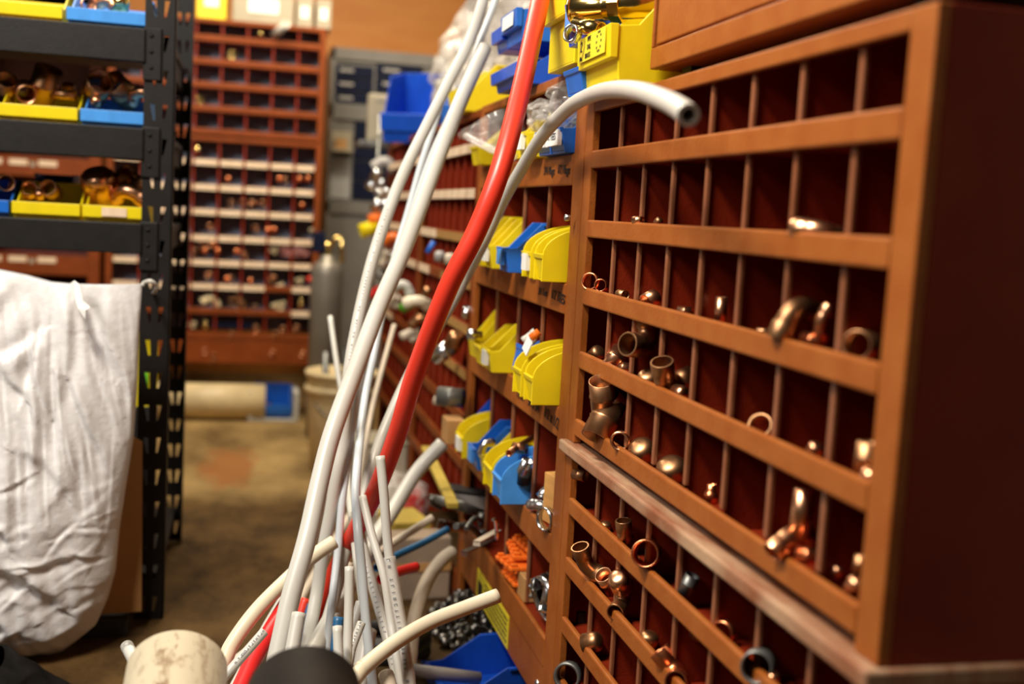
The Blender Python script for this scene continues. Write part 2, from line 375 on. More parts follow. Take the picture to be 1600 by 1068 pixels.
# bolt head and yellow warning sticker on the kick board
kb = [c for c in middle.children if c.name.startswith('kick_board')][0]
MB().lathe([(0.0001, -0.004), (0.006, -0.003), (0.007, 0)], 12, Matrix.Translation((MY1 - 1.80, 0.002, H - 0.79)) @ Matrix.Rotation(PI / 2, 4, 'X') @ Matrix.Scale(-1, 4, (0, 0, 1))).build('bolt_head', M['chrome'], kb)
st = MB().box(MY1 - 2.32, MY1 - 2.02, 0.0005, 0.0018, H - 0.817, H - 0.753).build('sticker', M['sticker'], kb)
ib = MB()
for q in range(5):
    x = MY1 - 2.24; zz = H - 0.764 - q * 0.0105
    while x < MY1 - 2.035:
        l = random.uniform(0.008, 0.022); ib.box(x, min(x + l, MY1 - 2.03), -0.0001, 0.0006, zz - 0.0022, zz + 0.0022); x += l + 0.005
ib.build('print', M['ink'], st); ib = MB(); ib.prism([(-0.0001, H - 0.806), (-0.0001, H - 0.774), (0.0006, H - 0.774), (0.0006, H - 0.806)], MY1 - 2.305, MY1 - 2.262)
ib.build('emblem', M['ink'], st)

# far pair along the same wall
f_rails = [H + 0.162 - 0.1045 * k for k in range(9)]
fdiv = [0.03 + 0.0996 * k for k in range(1, 8)]
far_units = []
for i, (yy, lab) in enumerate(((3.383, 'brown pigeonhole cabinet just beyond the middle bin cabinet, narrow compartments with label strips'),
                               (4.243, 'farthest brown pigeonhole cabinet along the right wall, next to the grey gas cylinder'))):
    st_ = ['full', 'full', '11100000' if i == 0 else 'full', '11000000' if i == 0 else 'full', '11100000' if i == 0 else '11110000', '10000000' if i == 0 else '11100000', '0', '0', '0']
    u, sh = pigeon('pigeonhole_cabinet', lab, (XF, yy), R90, 0.855, 0.07, H + 0.233, f_rails, 0.026, fdiv, 0.305, 0.022, strips=st_, kick=(0.0, 0.07), legs=0.07, hem='brown', rail_m='brown_plain')
    if i == 0:                                                    # ochre strips on the nearer end of the lower rails
        for q in (2, 3, 4, 5):
            r = sh[q][0]; MB().box(0.42 if q > 2 else 0.30, 0.83, -0.0024, -0.001, f_rails[q] - 0.023, f_rails[q] - 0.003).build('label_strip', M['ochre_label'], r)
    far_units.append((u, sh))

# back wall pigeonholes (two stacked units side by side)
B_RAILS = [H + z for z in (0.660, 0.567, 0.473, 0.379)]
B_LOW = [H + z for z in (0.160, 0.058, -0.043, -0.150, -0.252, -0.351, -0.453, -0.556)]
bdiv = [0.03 + 0.1022 * k for k in range(1, 8)]
BY = 4.90
bu, _ = pigeon('pigeonhole_cabinet', 'brown pigeonhole cabinet at the back of the room, upper one with bare brown rails', (-0.553, BY), 0, 0.857, H + 0.255, H + 0.725, B_RAILS + [H + 0.285], 0.026, bdiv, 0.18, 0.025, back='grey_back', hem='brown', rail_m='brown_plain')
bl, bl_shelf = pigeon('pigeonhole_cabinet', 'lower brown pigeonhole cabinet at the back, cream labels along its rails', (-0.553, BY), 0, 0.857, H - 0.56, H + 0.252, B_LOW, 0.026, bdiv, 0.18, 0.025, back='grey_back', hem='brown', rail_m='brown_plain',
    strips=['full', 'full', 'full', 'full', 'full', '11111101', '00000001', '0'], kick=(H - 0.685, H - 0.585), legs=H - 0.56)
b2, b2s = pigeon('pigeonhole_cabinet', 'brown pigeonhole cabinet seen behind the black rack under its lowest beam', (-1.43, BY), 0, 0.855, 0.1, H + 0.252, [H + 0.128, H - 0.262, H - 0.44], 0.08, [0.43], 0.3, 0.045, kick=(0.0, 0.1), hem='brown', rail_m='brown_plain')
for q, (r_, _) in enumerate(b2s[:2]):
    for x in (0.24, 0.335, 0.45, 0.545, 0.655):
        zc = (H + 0.102, H - 0.282)[q]; MB().box(x - .035, x + .035, -.0026, -.001, zc - .011, zc + .011).build('label_card', M['label'], r_)
        if x in (0.335, 0.545): MB().box(x + .045, x + .062, -.0026, -.001, zc - .016, zc + .004).build('round_tag', M['box_white'], r_)
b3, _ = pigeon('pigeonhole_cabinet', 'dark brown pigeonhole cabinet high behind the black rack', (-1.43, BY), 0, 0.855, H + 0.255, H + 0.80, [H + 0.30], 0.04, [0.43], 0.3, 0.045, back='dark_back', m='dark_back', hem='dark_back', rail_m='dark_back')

# ------------------------------------------------------------------ upper box cabinet on the near unit
ub = thing('drawer_cabinet', 'brown drawer cabinet standing on top of the near pigeonhole cabinet', 'cabinet', (XF, 1.432, H + 0.179), (0, 0, R90))
k = MB().box(0, 0.64, 0.012, 0.29, 0.018, 0.62); k.box(0, 0.64, 0.0, 0.012, 0.018, 0.045); k.box(0, 0.006, 0, 0.012, 0.045, 0.62); k.box(0.634, 0.64, 0, 0.012, 0.045, 0.62)
k.build('body', M['brown_dusty_lit'], ub, 0.002)
for a in (0.04, 0.56):
    for q in (0.03, 0.24): MB().box(a, a + 0.03, q, q + 0.03, 0, 0.018).build('foot', M['rubber'], ub)
MB().box(0.010, 0.630, 0.003, 0.012, 0.0485, 0.30).build('drawer_front', M['brown_dusty_lit'], ub, 0.002)

# ------------------------------------------------------------------ bins
def arc_profile(L, Hh, n=9):
    return [(-L / 2 + L * 0.62 * (1 - math.cos(PI / 2 * k / n)), Hh * 0.46 + Hh * 0.54 * math.sin(PI / 2 * k / n)) for k in range(n + 1)]
def bin_parts(t, L, W, Hh, m, arc=False, label=None, text=None, lab_w=0.7, big=False):
    """stacking bin, open towards local -y; origin at the bottom centre"""
    th = 0.0032; fl = Hh * 0.46
    if arc: side = [(-L / 2, 0.0)] + arc_profile(L, Hh) + [(L / 2, Hh), (L / 2, 0)]
    else: side = [(-L / 2 + 0.008, 0), (-L / 2, fl), (-L / 2 + 0.02 * (L / .15), fl + Hh * .02), (-L / 2 + L * 0.42, Hh), (L / 2, Hh), (L / 2, 0)]
    k = MB()
    for s in (-1, 1):
        k.prism(side, s * W / 2 - (th if s > 0 else 0), s * W / 2 + (0 if s > 0 else th))
        if not arc: k.box(s * W / 2 - (0 if s > 0 else 0.004), s * W / 2 + (0.004 if s > 0 else 0), -L / 2 + L * 0.43, L / 2, Hh - 0.006, Hh)   # rolled rim
    k.box(-W / 2 + th, W / 2 - th, -L / 2 + 0.008, L / 2, 0, th)
    k.box(-W / 2 + th, W / 2 - th, L / 2 - th, L / 2, th, Hh)
    k.prism([(-L / 2 + 0.008, th), (-L / 2, fl), (-L / 2 + th, fl), (-L / 2 + 0.008 + th, th)], -W / 2 + th, W / 2 - th)
    body = k.build('body', m, t, 0.0012)
    # overhanging front lip that carries the label
    lo, lx = (0.42, 0.002) if big else (0.86, -0.0002); pj = 0.006 if big else 0.001
    MB().prism([(-L / 2 - pj, fl * lo), (-L / 2 - pj - .002, fl + 0.002), (-L / 2 + 0.004, fl + 0.002), (-L / 2 + 0.004, fl * lo)], -W / 2 - lx, W / 2 + lx).build('front_lip', m, t, 0.001)
    if label:
        f0 = 0.0083 if big else 0.0034
        l = MB().box(-W / 2 * lab_w, W / 2 * lab_w, -L / 2 - f0 - .001, -L / 2 - f0 + (0 if big else .006), fl * (.5 if big else .30), fl * 0.96).build('label_card', label, t)
        if text: text_mesh('printed_text', text, fl * 0.42, M['ink'], l, Matrix.Translation((0, -L / 2 - f0 - .0012, fl * 0.66)) @ FRONT)
    return body
def bin_(label, loc, rotz, L, W, Hh, m, arc=False, card=None, text=None, tilt=0.0, group=None, lab_w=0.7):
    big = L * W > .0165
    t = thing('storage_bin', label, 'storage bin', loc, (tilt, 0, rotz), group)
    bin_parts(t, L, W, Hh, M[m], arc, M[card] if card else None, text, lab_w, big)
    return t

# bins in the middle cabinet: (row, y centre, kind, colour, card, text, label)
MZ = [z + 0.0 for z in M_RAILS]
def mid_bin(row, y, W, L, Hh, col, arc, card, text, label, out=0.035, tilt=0.0, yaw=0.0):
    z = MZ[row] + 0.0005
    return bin_(label, (XF - out + L / 2, y, z), R90 + yaw, L, W, Hh, col, arc, card, text, tilt, None, .92 if text else .55)
mid_bin(0, 1.807, 0.080, 0.15, 0.082, 'mid_blue', 0, 'paper', 'R TEES', 'blue bin with white TEES label nearest the post, middle cabinet\'s top row', 0.022)
mid_bin(0, 1.891, 0.080, 0.15, 0.082, 'mid_blue', 0, 'paper', 'FR TEES', 'white-labelled blue bin second from the post, middle cabinet\'s top row', 0.022)
mid_bin(0, 1.985, 0.072, 0.15, 0.088, 'yellow', 0, 'paper', None, 'yellow bin with white label behind the curved white tube, top row of the middle cabinet', 0.035)
mid_bin(0, 2.075, 0.060, 0.15, 0.088, 'yellow', 0, None, None, 'plain yellow bin half covered by a clear bag, middle cabinet\'s top row', 0.03)
mid_bin(0, 2.440, 0.080, 0.15, 0.080, 'yellow', 0, None, None, 'yellow bin left of the red tube, far end of the middle cabinet\'s top row', 0.03)
mid_bin(1, 1.797, 0.054, 0.16, 0.092, 'yellow', 1, None, None, 'plain yellow round-sided bin against the post, second row of the middle cabinet', 0.040)
mid_bin(1, 1.877, 0.058, 0.16, 0.092, 'yellow', 1, 'paper', None, 'yellow round-sided bin with torn white label, second row of the middle cabinet', 0.040)
mid_bin(1, 1.968, 0.042, 0.15, 0.072, 'yellow', 0, None, None, 'narrow yellow bin squeezed right of a blue one, second row of the middle cabinet', 0.02)
mid_bin(1, 2.050, 0.074, 0.155, 0.092, 'mid_blue', 0, 'sky_blue', None, 'blue bin in the second row of the middle cabinet, right of two yellow ones', 0.045)
mid_bin(1, 2.165, 0.066, 0.15, 0.095, 'yellow', 0, 'paper', None, 'yellow bin with white label next to the blue bin, second row of the middle cabinet', 0.050)
mid_bin(1, 2.250, 0.066, 0.15, 0.100, 'yellow', 0, 'paper', None, 'taller yellow bin beside the far blue bin, middle cabinet\'s second row', 0.055)
mid_bin(1, 2.370, 0.070, 0.15, 0.085, 'mid_blue', 0, None, None, 'blue bin by the red tube, far end of the middle cabinet\'s second row', 0.045)
mid_bin(2, 1.797, 0.056, 0.16, 0.095, 'yellow', 1, None, None, 'plain yellow round-sided bin against the post, third row of the middle cabinet', 0.045)
mid_bin(2, 1.877, 0.058, 0.16, 0.095, 'yellow', 1, None, None, 'yellow round-sided bin right of the upright blue bin, third row of the middle cabinet', 0.045)
mid_bin(2, 2.000, 0.064, 0.15, 0.100, 'mid_blue', 0, None, None, 'blue bin tipped back with white fittings, third row of the middle cabinet', 0.030, -0.35)
mid_bin(2, 2.165, 0.066, 0.15, 0.090, 'yellow', 0, 'paper', None, 'yellow bin with white label left of the tipped blue bin, third row', 0.040)
mid_bin(2, 2.252, 0.064, 0.15, 0.080, 'yellow', 0, None, None, 'second yellow bin in the third row of the middle cabinet, between two yellow ones', 0.040)
mid_bin(2, 2.375, 0.070, 0.15, 0.105, 'yellow', 0, None, None, 'yellow bin standing high at the far end of the third row of the middle cabinet', 0.030)
mid_bin(3, 1.985, 0.070, 0.16, 0.095, 'sky_blue', 1, None, None, 'light blue round-sided bin holding a black and chrome piece', 0.045)
mid_bin(3, 2.070, 0.072, 0.16, 0.095, 'yellow', 1, None, None, 'yellow round-sided bin with copper pipe sticking out, fourth row of the middle cabinet', 0.045)
mid_bin(3, 2.165, 0.066, 0.15, 0.085, 'yellow', 0, None, None, 'yellow bin between a blue bin and the copper pipe bin, fourth row', 0.035)
mid_bin(3, 2.252, 0.072, 0.15, 0.092, 'mid_blue', 0, 'sky_blue', None, 'blue bin with pale card between yellow ones, fourth row of the middle cabinet', 0.040)
mid_bin(3, 2.365, 0.074, 0.16, 0.092, 'yellow', 1, 'paper', None, 'white-labelled yellow round-sided bin at the fourth row\'s far end', 0.045)
mid_bin(3, 2.455, 0.070, 0.16, 0.105, 'blue', 0, None, None, 'dark blue bin behind a yellow one at the fourth row\'s far end', 0.020)

# bins on top of the middle and near cabinets
ZT = H + 0.2365
bin_('large yellow bin with printed label holding brass tube, jutting over the near cabinet', (0.578, 1.520, H + 0.180), R90 - .03, 0.235, 0.165, 0.155, 'yellow', 0, None, None)
yb = bpy.data.objects[[o.name for o in COL.objects if o.get('label', '').startswith('large yellow bin')][0]]
lc = MB().box(-0.066, 0.066, -0.235 / 2 - 0.0093, -0.235 / 2 - 0.0083, 0.038, 0.071).build('label_card', M['sticker'], yb)
for body, sz, x, z in (('2', 0.021, -0.054, 0.059), ('No.', 0.009, -0.053, 0.043), ('PIPE', 0.010, -0.014, 0.066), ('TAIL', 0.010, -0.014, 0.055), ('BRASS', 0.010, -0.018, 0.044)):
    text_mesh('printed_text', body, sz, M['ink'], lc, Matrix.Translation((x, -0.235 / 2 - 0.0095, z)) @ FRONT)
ring = MB()
for q in range(10):
    a = 2 * PI * q / 10; ring.box(0.036 + 0.011 * math.cos(a) - .0022, 0.036 + 0.011 * math.cos(a) + .0022, -0.235 / 2 - 0.0097, -0.235 / 2 - 0.0092, 0.056 + 0.013 * math.sin(a) - .0015, 0.056 + 0.013 * math.sin(a) + .0015)
ring.build('stamp', M['ink'], lc)
bin_('small light blue bin on the cabinet tops below the yellow label bin', (0.518, 1.640, H + 0.180), R90, 0.12, 0.080, 0.075, 'mid_blue', 0, None, None)
bin_('blue bin with pale card behind the brass tube, stacked on the small blue one', (0.535, 1.655, H + 0.256), R90, 0.15, 0.090, 0.130, 'blue', 0, 'sky_blue', None)
bin_('upper yellow bin beside the red tube, stacked on its pair on the middle cabinet', (0.575, 1.795, ZT + 0.076), R90 + PI, 0.21, 0.17, 0.095, 'yellow', 0, None, None)
bin_('lower yellow bin beside the red tube, standing on the middle cabinet', (0.582, 1.795, ZT), R90 + PI, 0.20, 0.155, 0.075, 'yellow', 0, None, None)
bin_('lower dark blue bin of the stack on the middle cabinet, left of the red tube', (0.570, 2.135, ZT), R90, 0.20, 0.225, 0.075, 'blue', 0, None, None)
bin_('upper blue bin with white card in the stack left of the red tube', (0.565, 2.090, ZT + 0.076), R90, 0.20, 0.125, 0.115, 'mid_blue', 0, 'paper', None)
bin_('upper dark blue bin at the far side of the stack left of the red tube', (0.567, 2.203, ZT + 0.076), R90, 0.20, 0.09, 0.085, 'blue', 0, None, None)
bb = atY(657, 200, 3.72); bin_('big blue bin tipped towards the aisle on the farthest cabinet along the right wall', (bb.x, 3.80, H + 0.235), -.5, 0.22, 0.155, 0.20, 'blue', 0, None, None, .22)
bin_('small blue bin at the end of the farthest right-hand cabinet, near the white box', (0.535, 4.17, H + 0.235), R90, 0.10, 0.08, 0.08, 'blue', 0, None, None)
bin_('teal blue bin behind the white tubes on the far cabinet', (0.590, 3.20, H + 0.235), R90, 0.16, 0.12, 0.12, 'mid_blue', 0, None, None)
bin_('ochre yellow bin behind the white tubes, far cabinet beside the middle one', (0.570, 2.72, H + 0.235), R90, 0.18, 0.14, 0.11, 'yellow', 0, None, None)

# brass tube in the big yellow bin, and a chrome slip ring beside it
p0 = atD(894, 13, 1.62); p1 = atD(985, 8, 1.58)
bt = thing('brass_tailpiece', 'polished brass sink tube with flared end lying in the large yellow bin', 'pipe', p0)
dr = (p1 - p0).normalized()
T0 = dr.to_track_quat('Z', 'Y').to_matrix().to_4x4()
MB().lathe([(0.017, 0.0), (0.0215, 0.0), (0.0225, 0.002), (0.0215, 0.004), (0.0190, 0.006), (0.0190, 0.05), (0.0196, 0.052), (0.0190, 0.054), (0.0190, 0.16), (0.0172, 0.16)], 32, T0, True).build('tube', M['brass'], bt)
MB().lathe([(0.0192, 0.062), (0.0245, 0.062), (0.0245, 0.078), (0.0192, 0.078)], 8, T0, True, False).build('slip_nut', M['brass'], bt)
c2 = atD(900, 38, 1.60); br2 = MB().lathe([(0.0095, 0), (0.0112, 0), (0.0112, 0.05), (0.0095, 0.05)], 28, (atD(935, 46, 1.57) - c2).to_track_quat('Z', 'Y').to_matrix().to_4x4(), True).build('brass_tube', M['brass'], None)
br2.location = c2; tag(br2, 'shorter brass tube lying under the flared one in the yellow bin', 'pipe')
rg = MB().lathe([(0.0105, 0), (0.0128, 0), (0.0128, 0.012), (0.0105, 0.012)], 28, None, True).build('slip_joint_ring', M['chrome'], None)
rg.location = atD(899, 55, 1.59); rg.rotation_euler = (1.45, 0.1, -1.0); tag(rg, 'chrome ring standing on edge under the brass tube', 'ring')

# ------------------------------------------------------------------ copper fittings
def arc_pts(R, a0, a1, n): return [Vector((R - R * math.cos(a0 + (a1 - a0) * k / n), 0, R * math.sin(a0 + (a1 - a0) * k / n))) for k in range(n + 1)]
_fit = {}
def fitting_mesh(kind, mkey):
    """unit fittings: tube radius about 1, origin near the centre"""
    if (kind, mkey) in _fit: return _fit[(kind, mkey)]
    k = MB()
    if kind == 'coupling':
        k.lathe([(0.88, -1.35), (1.0, -1.35), (1.0, -0.08), (1.06, 0), (1.0, 0.08), (1.0, 1.35), (0.88, 1.35), (0.88, 0.1), (0.80, 0), (0.88, -0.1)], 26, None, True)
    elif kind == 'cap':
        k.lathe([(0.88, -0.9), (1.0, -0.9), (1.0, 0.35), (0.93, 0.62), (0.75, 0.82), (0.45, 0.93), (0.001, 0.96)], 26)
        k.lathe([(0.88, -0.9), (0.88, 0.4), (0.001, 0.7)], 26)
    elif kind == 'reducer':
        k.lathe([(0.90, -1.3), (1.0, -1.3), (1.0, 0.0), (0.92, 0.2), (0.70, 0.5), (0.64, 0.62), (0.64, 1.5), (0.56, 1.5), (0.56, 0.5), (0.90, -0.1)], 26, None, True)
    elif kind in ('elbow', 'elbow_45'):
        a = PI / 2 if kind == 'elbow' else PI / 4
        R = 1.35 if kind == 'elbow' else 2.2
        mid = arc_pts(R, 0, a, 9); d1 = Vector((math.sin(a), 0, math.cos(a)))
        pts = [Vector((0, 0, -1.55)), Vector((0, 0, -1.5)), Vector((0, 0, -0.35)), Vector((0, 0, -0.2))] + mid + [mid[-1] + d1 * q for q in (0.2, 0.35, 1.5, 1.55)]
        rad = [1.0, 1.02, 1.02, 0.93] + [0.92] * len(mid) + [0.93, 1.02, 1.02, 1.0]
        c = Vector((R * 0.35, 0, R * 0.35)); k.tube([p - c for p in pts], rad, 22, 0.86)
    elif kind == 'tee':
        k.tube([(0, 0, -2), (0, 0, -1.0), (0, 0, -0.9), (0, 0, 0.9), (0, 0, 1.0), (0, 0, 2)], [1.02, 1.02, 0.94, 0.94, 1.02, 1.02], 22, 0.86)
        k.tube([(0.85, 0, 0), (1.1, 0, 0), (1.2, 0, 0), (2.1, 0, 0)], [0.94, 0.94, 1.02, 1.02], 22, 0.86)
    elif kind == 'pipe':
        k.lathe([(0.86, -2.4), (1.0, -2.4), (1.0, 2.4), (0.86, 2.4)], 24, None, True)
    elif kind == 'ring':
        k.lathe([(0.80, -0.45), (1.0, -0.45), (1.04, 0), (1.0, 0.45), (0.80, 0.45)], 28, None, True)
    me = k.mesh('copper_' + kind, M[mkey]); _fit[(kind, mkey)] = me
    return me
FNAME = {'coupling': 'pipe_coupling', 'cap': 'pipe_end_fitting', 'reducer': 'pipe_reducer', 'elbow': 'pipe_elbow', 'elbow_45': 'pipe_bend', 'tee': 'pipe_tee', 'pipe': 'pipe_stub', 'ring': 'pipe_ring'}
def fit(kind, mkey, loc, r, rot, label, group=None):
    o = bpy.data.objects.new(FNAME[kind], fitting_mesh(kind, mkey)); COL.objects.link(o)
    o.location = loc; o.scale = (r, r, r); o.rotation_euler = rot
    return tag(o, label, 'pipe fitting', group)

# near cabinet: (px, py, depth behind the front, kind, metal, radius in pixels, rotation, label)
def near_fit(px, py, back, kind, mk, rpx, rot, label):
    e = atX(px, py, XF).y; far_wall = min([0.911 + 0.1088 * q for q in range(7) if 0.911 + 0.1088 * q > e + .002] + [1.667])
    rw = rpx * (e / F) * 1.05
    back = max(min(max(back * .6, rw * .95), (far_wall - rw * .95 - e) * XF / e), 0.002)
    p = atX(px, py, XF + back); d = (p - EYE).dot(ROT @ Vector((0, 0, -1)))
    return fit(kind, mk, p, rpx * d / F * 1.08 * (.84 if kind in ('elbow', 'elbow_45', 'tee') else 1), rot, label)
Q = PI / 2
def D(x, y, z, roll=0.0): return (Vector((x, y, z)).to_track_quat('Z', 'Y').to_matrix() @ Matrix.Rotation(roll, 3, 'Z')).to_euler()      # +z towards a direction
NF = [
 (1277, 362, .03, 'elbow', 'copper', 20, (Q, .3, .4), 'shiny copper elbow peeping over the third rail of the near cabinet, beside the end post'),
 (997, 344, .03, 'coupling', 'copper', 6, (Q, 0, .5), 'small copper coupling glinting above the third rail in the near cabinet'),
 (1029, 346, .02, 'cap', 'dull_copper', 6, (.5, .5, 0), 'small pinkish copper cap above the third rail of the near cabinet, against a divider'),
 (923, 440, .03, 'ring', 'red_copper', 13, D(-.6, -.75, .15), 'red copper ring facing out over a rail at the near cabinet\'s left end'),
 (941, 446, .04, 'coupling', 'red_copper', 9, D(-.5, -.8, .1), 'red copper coupling behind the red ring at the left end of the near cabinet'),
 (972, 460, .03, 'coupling', 'dull_copper', 7, (Q, .4, .2), 'dark copper coupling barely above the fourth rail in the second column of the near cabinet'),
 (1018, 467, .04, 'cap', 'copper', 13, D(.8, .3, .4), 'round copper cap lying above the fourth rail, third column of the near cabinet'),
 (1070, 487, .05, 'coupling', 'copper', 8, (Q, 0, 1.0), 'copper coupling catching the light in the fourth column of the near cabinet'),
 (1126, 487, .05, 'pipe', 'copper', 9, (0, 0, 0), 'thin copper pipe stub standing upright in the fifth column of the near cabinet'),
 (1195, 518, .05, 'pipe', 'dull_copper', 5, (Q, 0, 1.2), 'thin copper pipe lying just above the fourth rail, sixth column of the near cabinet'),
 (1238, 495, .12, 'elbow', 'dull_copper', 22, (.3, .2, .6), 'big tarnished elbow deep in the seventh column of the near cabinet'),
 (1288, 500, .05, 'elbow_45', 'copper', 12, (.2, -.3, .3), 'bright copper bend leaning upright on a divider beside the end post'),
 (1270, 532, .04, 'coupling', 'red_copper', 12, (Q, 0, .6), 'reddish copper coupling under the bright upright bend beside the end post'),
 (1350, 541, .05, 'coupling', 'dull_copper', 22, D(-.75, -.6, .12), 'dull pipe end facing out in the last column, fourth rail of the near cabinet'),
 (932, 552, .04, 'cap', 'dull_copper', 11, (.9, 0, .3), 'grey tarnished cap at the left end above the fifth rail of the near cabinet'),
 (961, 560, .04, 'coupling', 'copper', 13, D(.45, .2, .6), 'bright copper coupling tilted in the second column above the fifth rail'),
 (975, 575, .05, 'coupling', 'copper', 9, (Q, .5, .9), 'smaller shiny coupling under the tilted one in the second column'),
 (1003, 533, .05, 'elbow', 'dull_copper', 21, D(.80, .48, -.15, 1.2), 'copper elbow with open round mouth in the third column above the fifth rail'),
 (1013, 594, .04, 'cap', 'dull_copper', 16, D(-.3, -.4, .8), 'round dull cap low in the third column above the fifth rail'),
 (1045, 592, .05, 'elbow', 'dull_copper', 20, D(.3, .3, -.85, 2.0), 'copper elbow with its mouth turned up in the fourth column above the fifth rail'),
 (1063, 614, .04, 'cap', 'copper', 12, (Q, .3, .5), 'golden copper cap under the upturned elbow in the fourth column'),
 (1190, 667, .05, 'ring', 'dull_copper', 19, D(-.6, -.5, .4), 'tarnished ring leaning on a divider in the sixth column above the fifth rail'),
 (1273, 702, .03, 'cap', 'copper', 11, (.6, 0, .4), 'bright copper cap on the fifth rail by the last divider'),
 (1355, 715, .03, 'coupling', 'dull_copper', 17, (0, .05, 0), 'tall bronze coupling standing in the last column against the end post'),
 (1362, 748, .02, 'cap', 'copper', 18, (.2, 0, .3), 'copper cap shining under the tall bronze coupling at the end post'),
 (942, 618, .04, 'coupling', 'dull_copper', 19, D(-.25, -.35, .9), 'tarnished copper cup with open top in the first column above the ledge'),
 (966, 633, .05, 'coupling', 'copper', 15, D(.55, .2, -.5), 'shiny ribbed copper coupling right of the open cup in the first column'),
 (944, 657, .03, 'coupling', 'dull_copper', 22, D(.45, .3, .7), 'large tarnished coupling lying under the open cup in the first column above the ledge'),
 (969, 688, .03, 'ring', 'copper', 14, (Q, .2, -.5), 'copper ring standing on edge at the foot of the first column above the ledge'),
 (1004, 706, .06, 'cap', 'dull_copper', 20, D(-.5, -.4, .7), 'round brownish copper cap in the second column above the ledge'),
 (1050, 736, .05, 'cap', 'dull_copper', 22, D(-.4, -.4, .8), 'larger brownish copper cap in the third column above the ledge'),
 (1111, 772, .04, 'reducer', 'red_copper', 10, (0, 0, 0), 'little reddish copper reducer standing in the fourth column above the ledge'),
 (1253, 800, .03, 'pipe', 'copper', 15, (0, .05, 0), 'straight copper pipe stub standing on a bend, seventh column above the ledge'),
 (1237, 846, .02, 'elbow_45', 'copper', 19, (.2, .9, .5), 'bright copper bend under the standing stub in the seventh column'),
 (1262, 868, .03, 'coupling', 'red_copper', 12, (Q, .6, .9), 'orange lit copper coupling below the bright bend in the seventh column'),
 (1308, 892, .05, 'cap', 'copper', 8, (.3, .3, 0), 'small copper cap glinting at the end of the ledge row, last column'),
 (1338, 915, .03, 'cap', 'copper', 15, (.4, 0, .5), 'polished copper cap shining brightly in the corner beside the end post'),
 (1344, 880, .03, 'coupling', 'dull_copper', 9, (0, .1, 0), 'dim copper coupling standing above the polished cap beside the end post'),
 (906, 742, .09, 'coupling', 'dull_copper', 8, (Q, .2, .6), 'dark coupling deep in the first column just below the ledge'),
 (976, 834, .04, 'elbow', 'dull_copper', 14, D(.15, .1, -.95, 1.0), 'copper elbow standing with its mouth up in the third column of the lower cabinet'),
 (1011, 864, .04, 'coupling', 'red_copper', 20, D(-.45, -.85, .25), 'bright red copper coupling with its wide mouth facing out of the lower cabinet'),
 (946, 822, .06, 'cap', 'dull_copper', 8, (.4, 0, 0), 'little dull cap in the second column of the lower cabinet'),
 (1076, 912, .05, 'coupling', 'iron', 11, (.3, .2, .4), 'grey steel coupling in the fourth column of the lower cabinet'),
 (1131, 987, .04, 'ring', 'red_copper', 17, D(-.75, -.6, .1), 'dark red ring on edge in the fifth column of the lower cabinet'),
 (1186, 1038, .03, 'coupling', 'iron', 23, D(-.55, -.8, .2), 'dark pipe coupling with pale rim at the bottom of the sixth column'),
 (1208, 1058, .02, 'cap', 'copper', 9, (.4, 0, 0), 'small copper cap beside the dark coupling with the pale rim'),
 (925, 881, .04, 'elbow_45', 'dull_copper', 16, D(.35, .15, -.85, 2.6), 'copper bend leaning in the second column of the lower cabinet'),
 (950, 908, .03, 'coupling', 'copper', 13, D(.5, .3, -.6), 'copper coupling lying against the leaning bend in the lower cabinet'),
 (968, 908, .04, 'cap', 'copper', 16, D(-.4, -.4, .6), 'round copper cap right of the leaning bend, lower cabinet'),
 (970, 940, .03, 'elbow', 'dull_copper', 15, D(.55, .75, .1, 1.6), 'copper elbow with open mouth under the round cap in the lower cabinet'),
 (1013, 1000, .05, 'cap', 'dull_copper', 14, (.2, .1, .1), 'tarnished cap in the fourth column low in the lower cabinet'),
 (1031, 1036, .03, 'coupling', 'red_copper', 13, D(-.8, -.2, .35), 'red copper coupling lying left of the big red elbow mouth, lower cabinet'),
 (1054, 1052, .03, 'elbow', 'red_copper', 19, D(.45, .85, -.2, .8), 'red copper elbow with shining mouth at the bottom edge of the lower cabinet'),
 (926, 1003, .05, 'cap', 'dull_copper', 15, (1.2, .2, .8), 'dull copper cap in the second column near the bottom of the lower cabinet'),
 (888, 1055, .04, 'ring', 'iron', 20, D(-.55, -.8, .15), 'thin dark ring standing at the bottom left of the lower cabinet'),
 (1092, 985, .12, 'cap', 'dull_copper', 12, (.4, 0, 0), 'dim cap far back in the fifth column of the lower cabinet'),
]
for a in NF: near_fit(*a)
# square pipe clamp with a round eye
pc = thing('pipe_clamp', 'dark square clamp with a bright round eye in the first column of the lower cabinet', 'clamp', atX(896, 966, XF + .03), (0, 0, R90 + .15))
MB().box(-.014, .014, 0, .016, -.016, .016).build('block', M['rubber'], pc, .002)
MB().lathe([(.0062, -.003), (.0085, -.003), (.0085, .004), (.0062, .004)], 20, Matrix.Rotation(Q, 4, 'X'), True).build('eye', M['chrome'], pc)

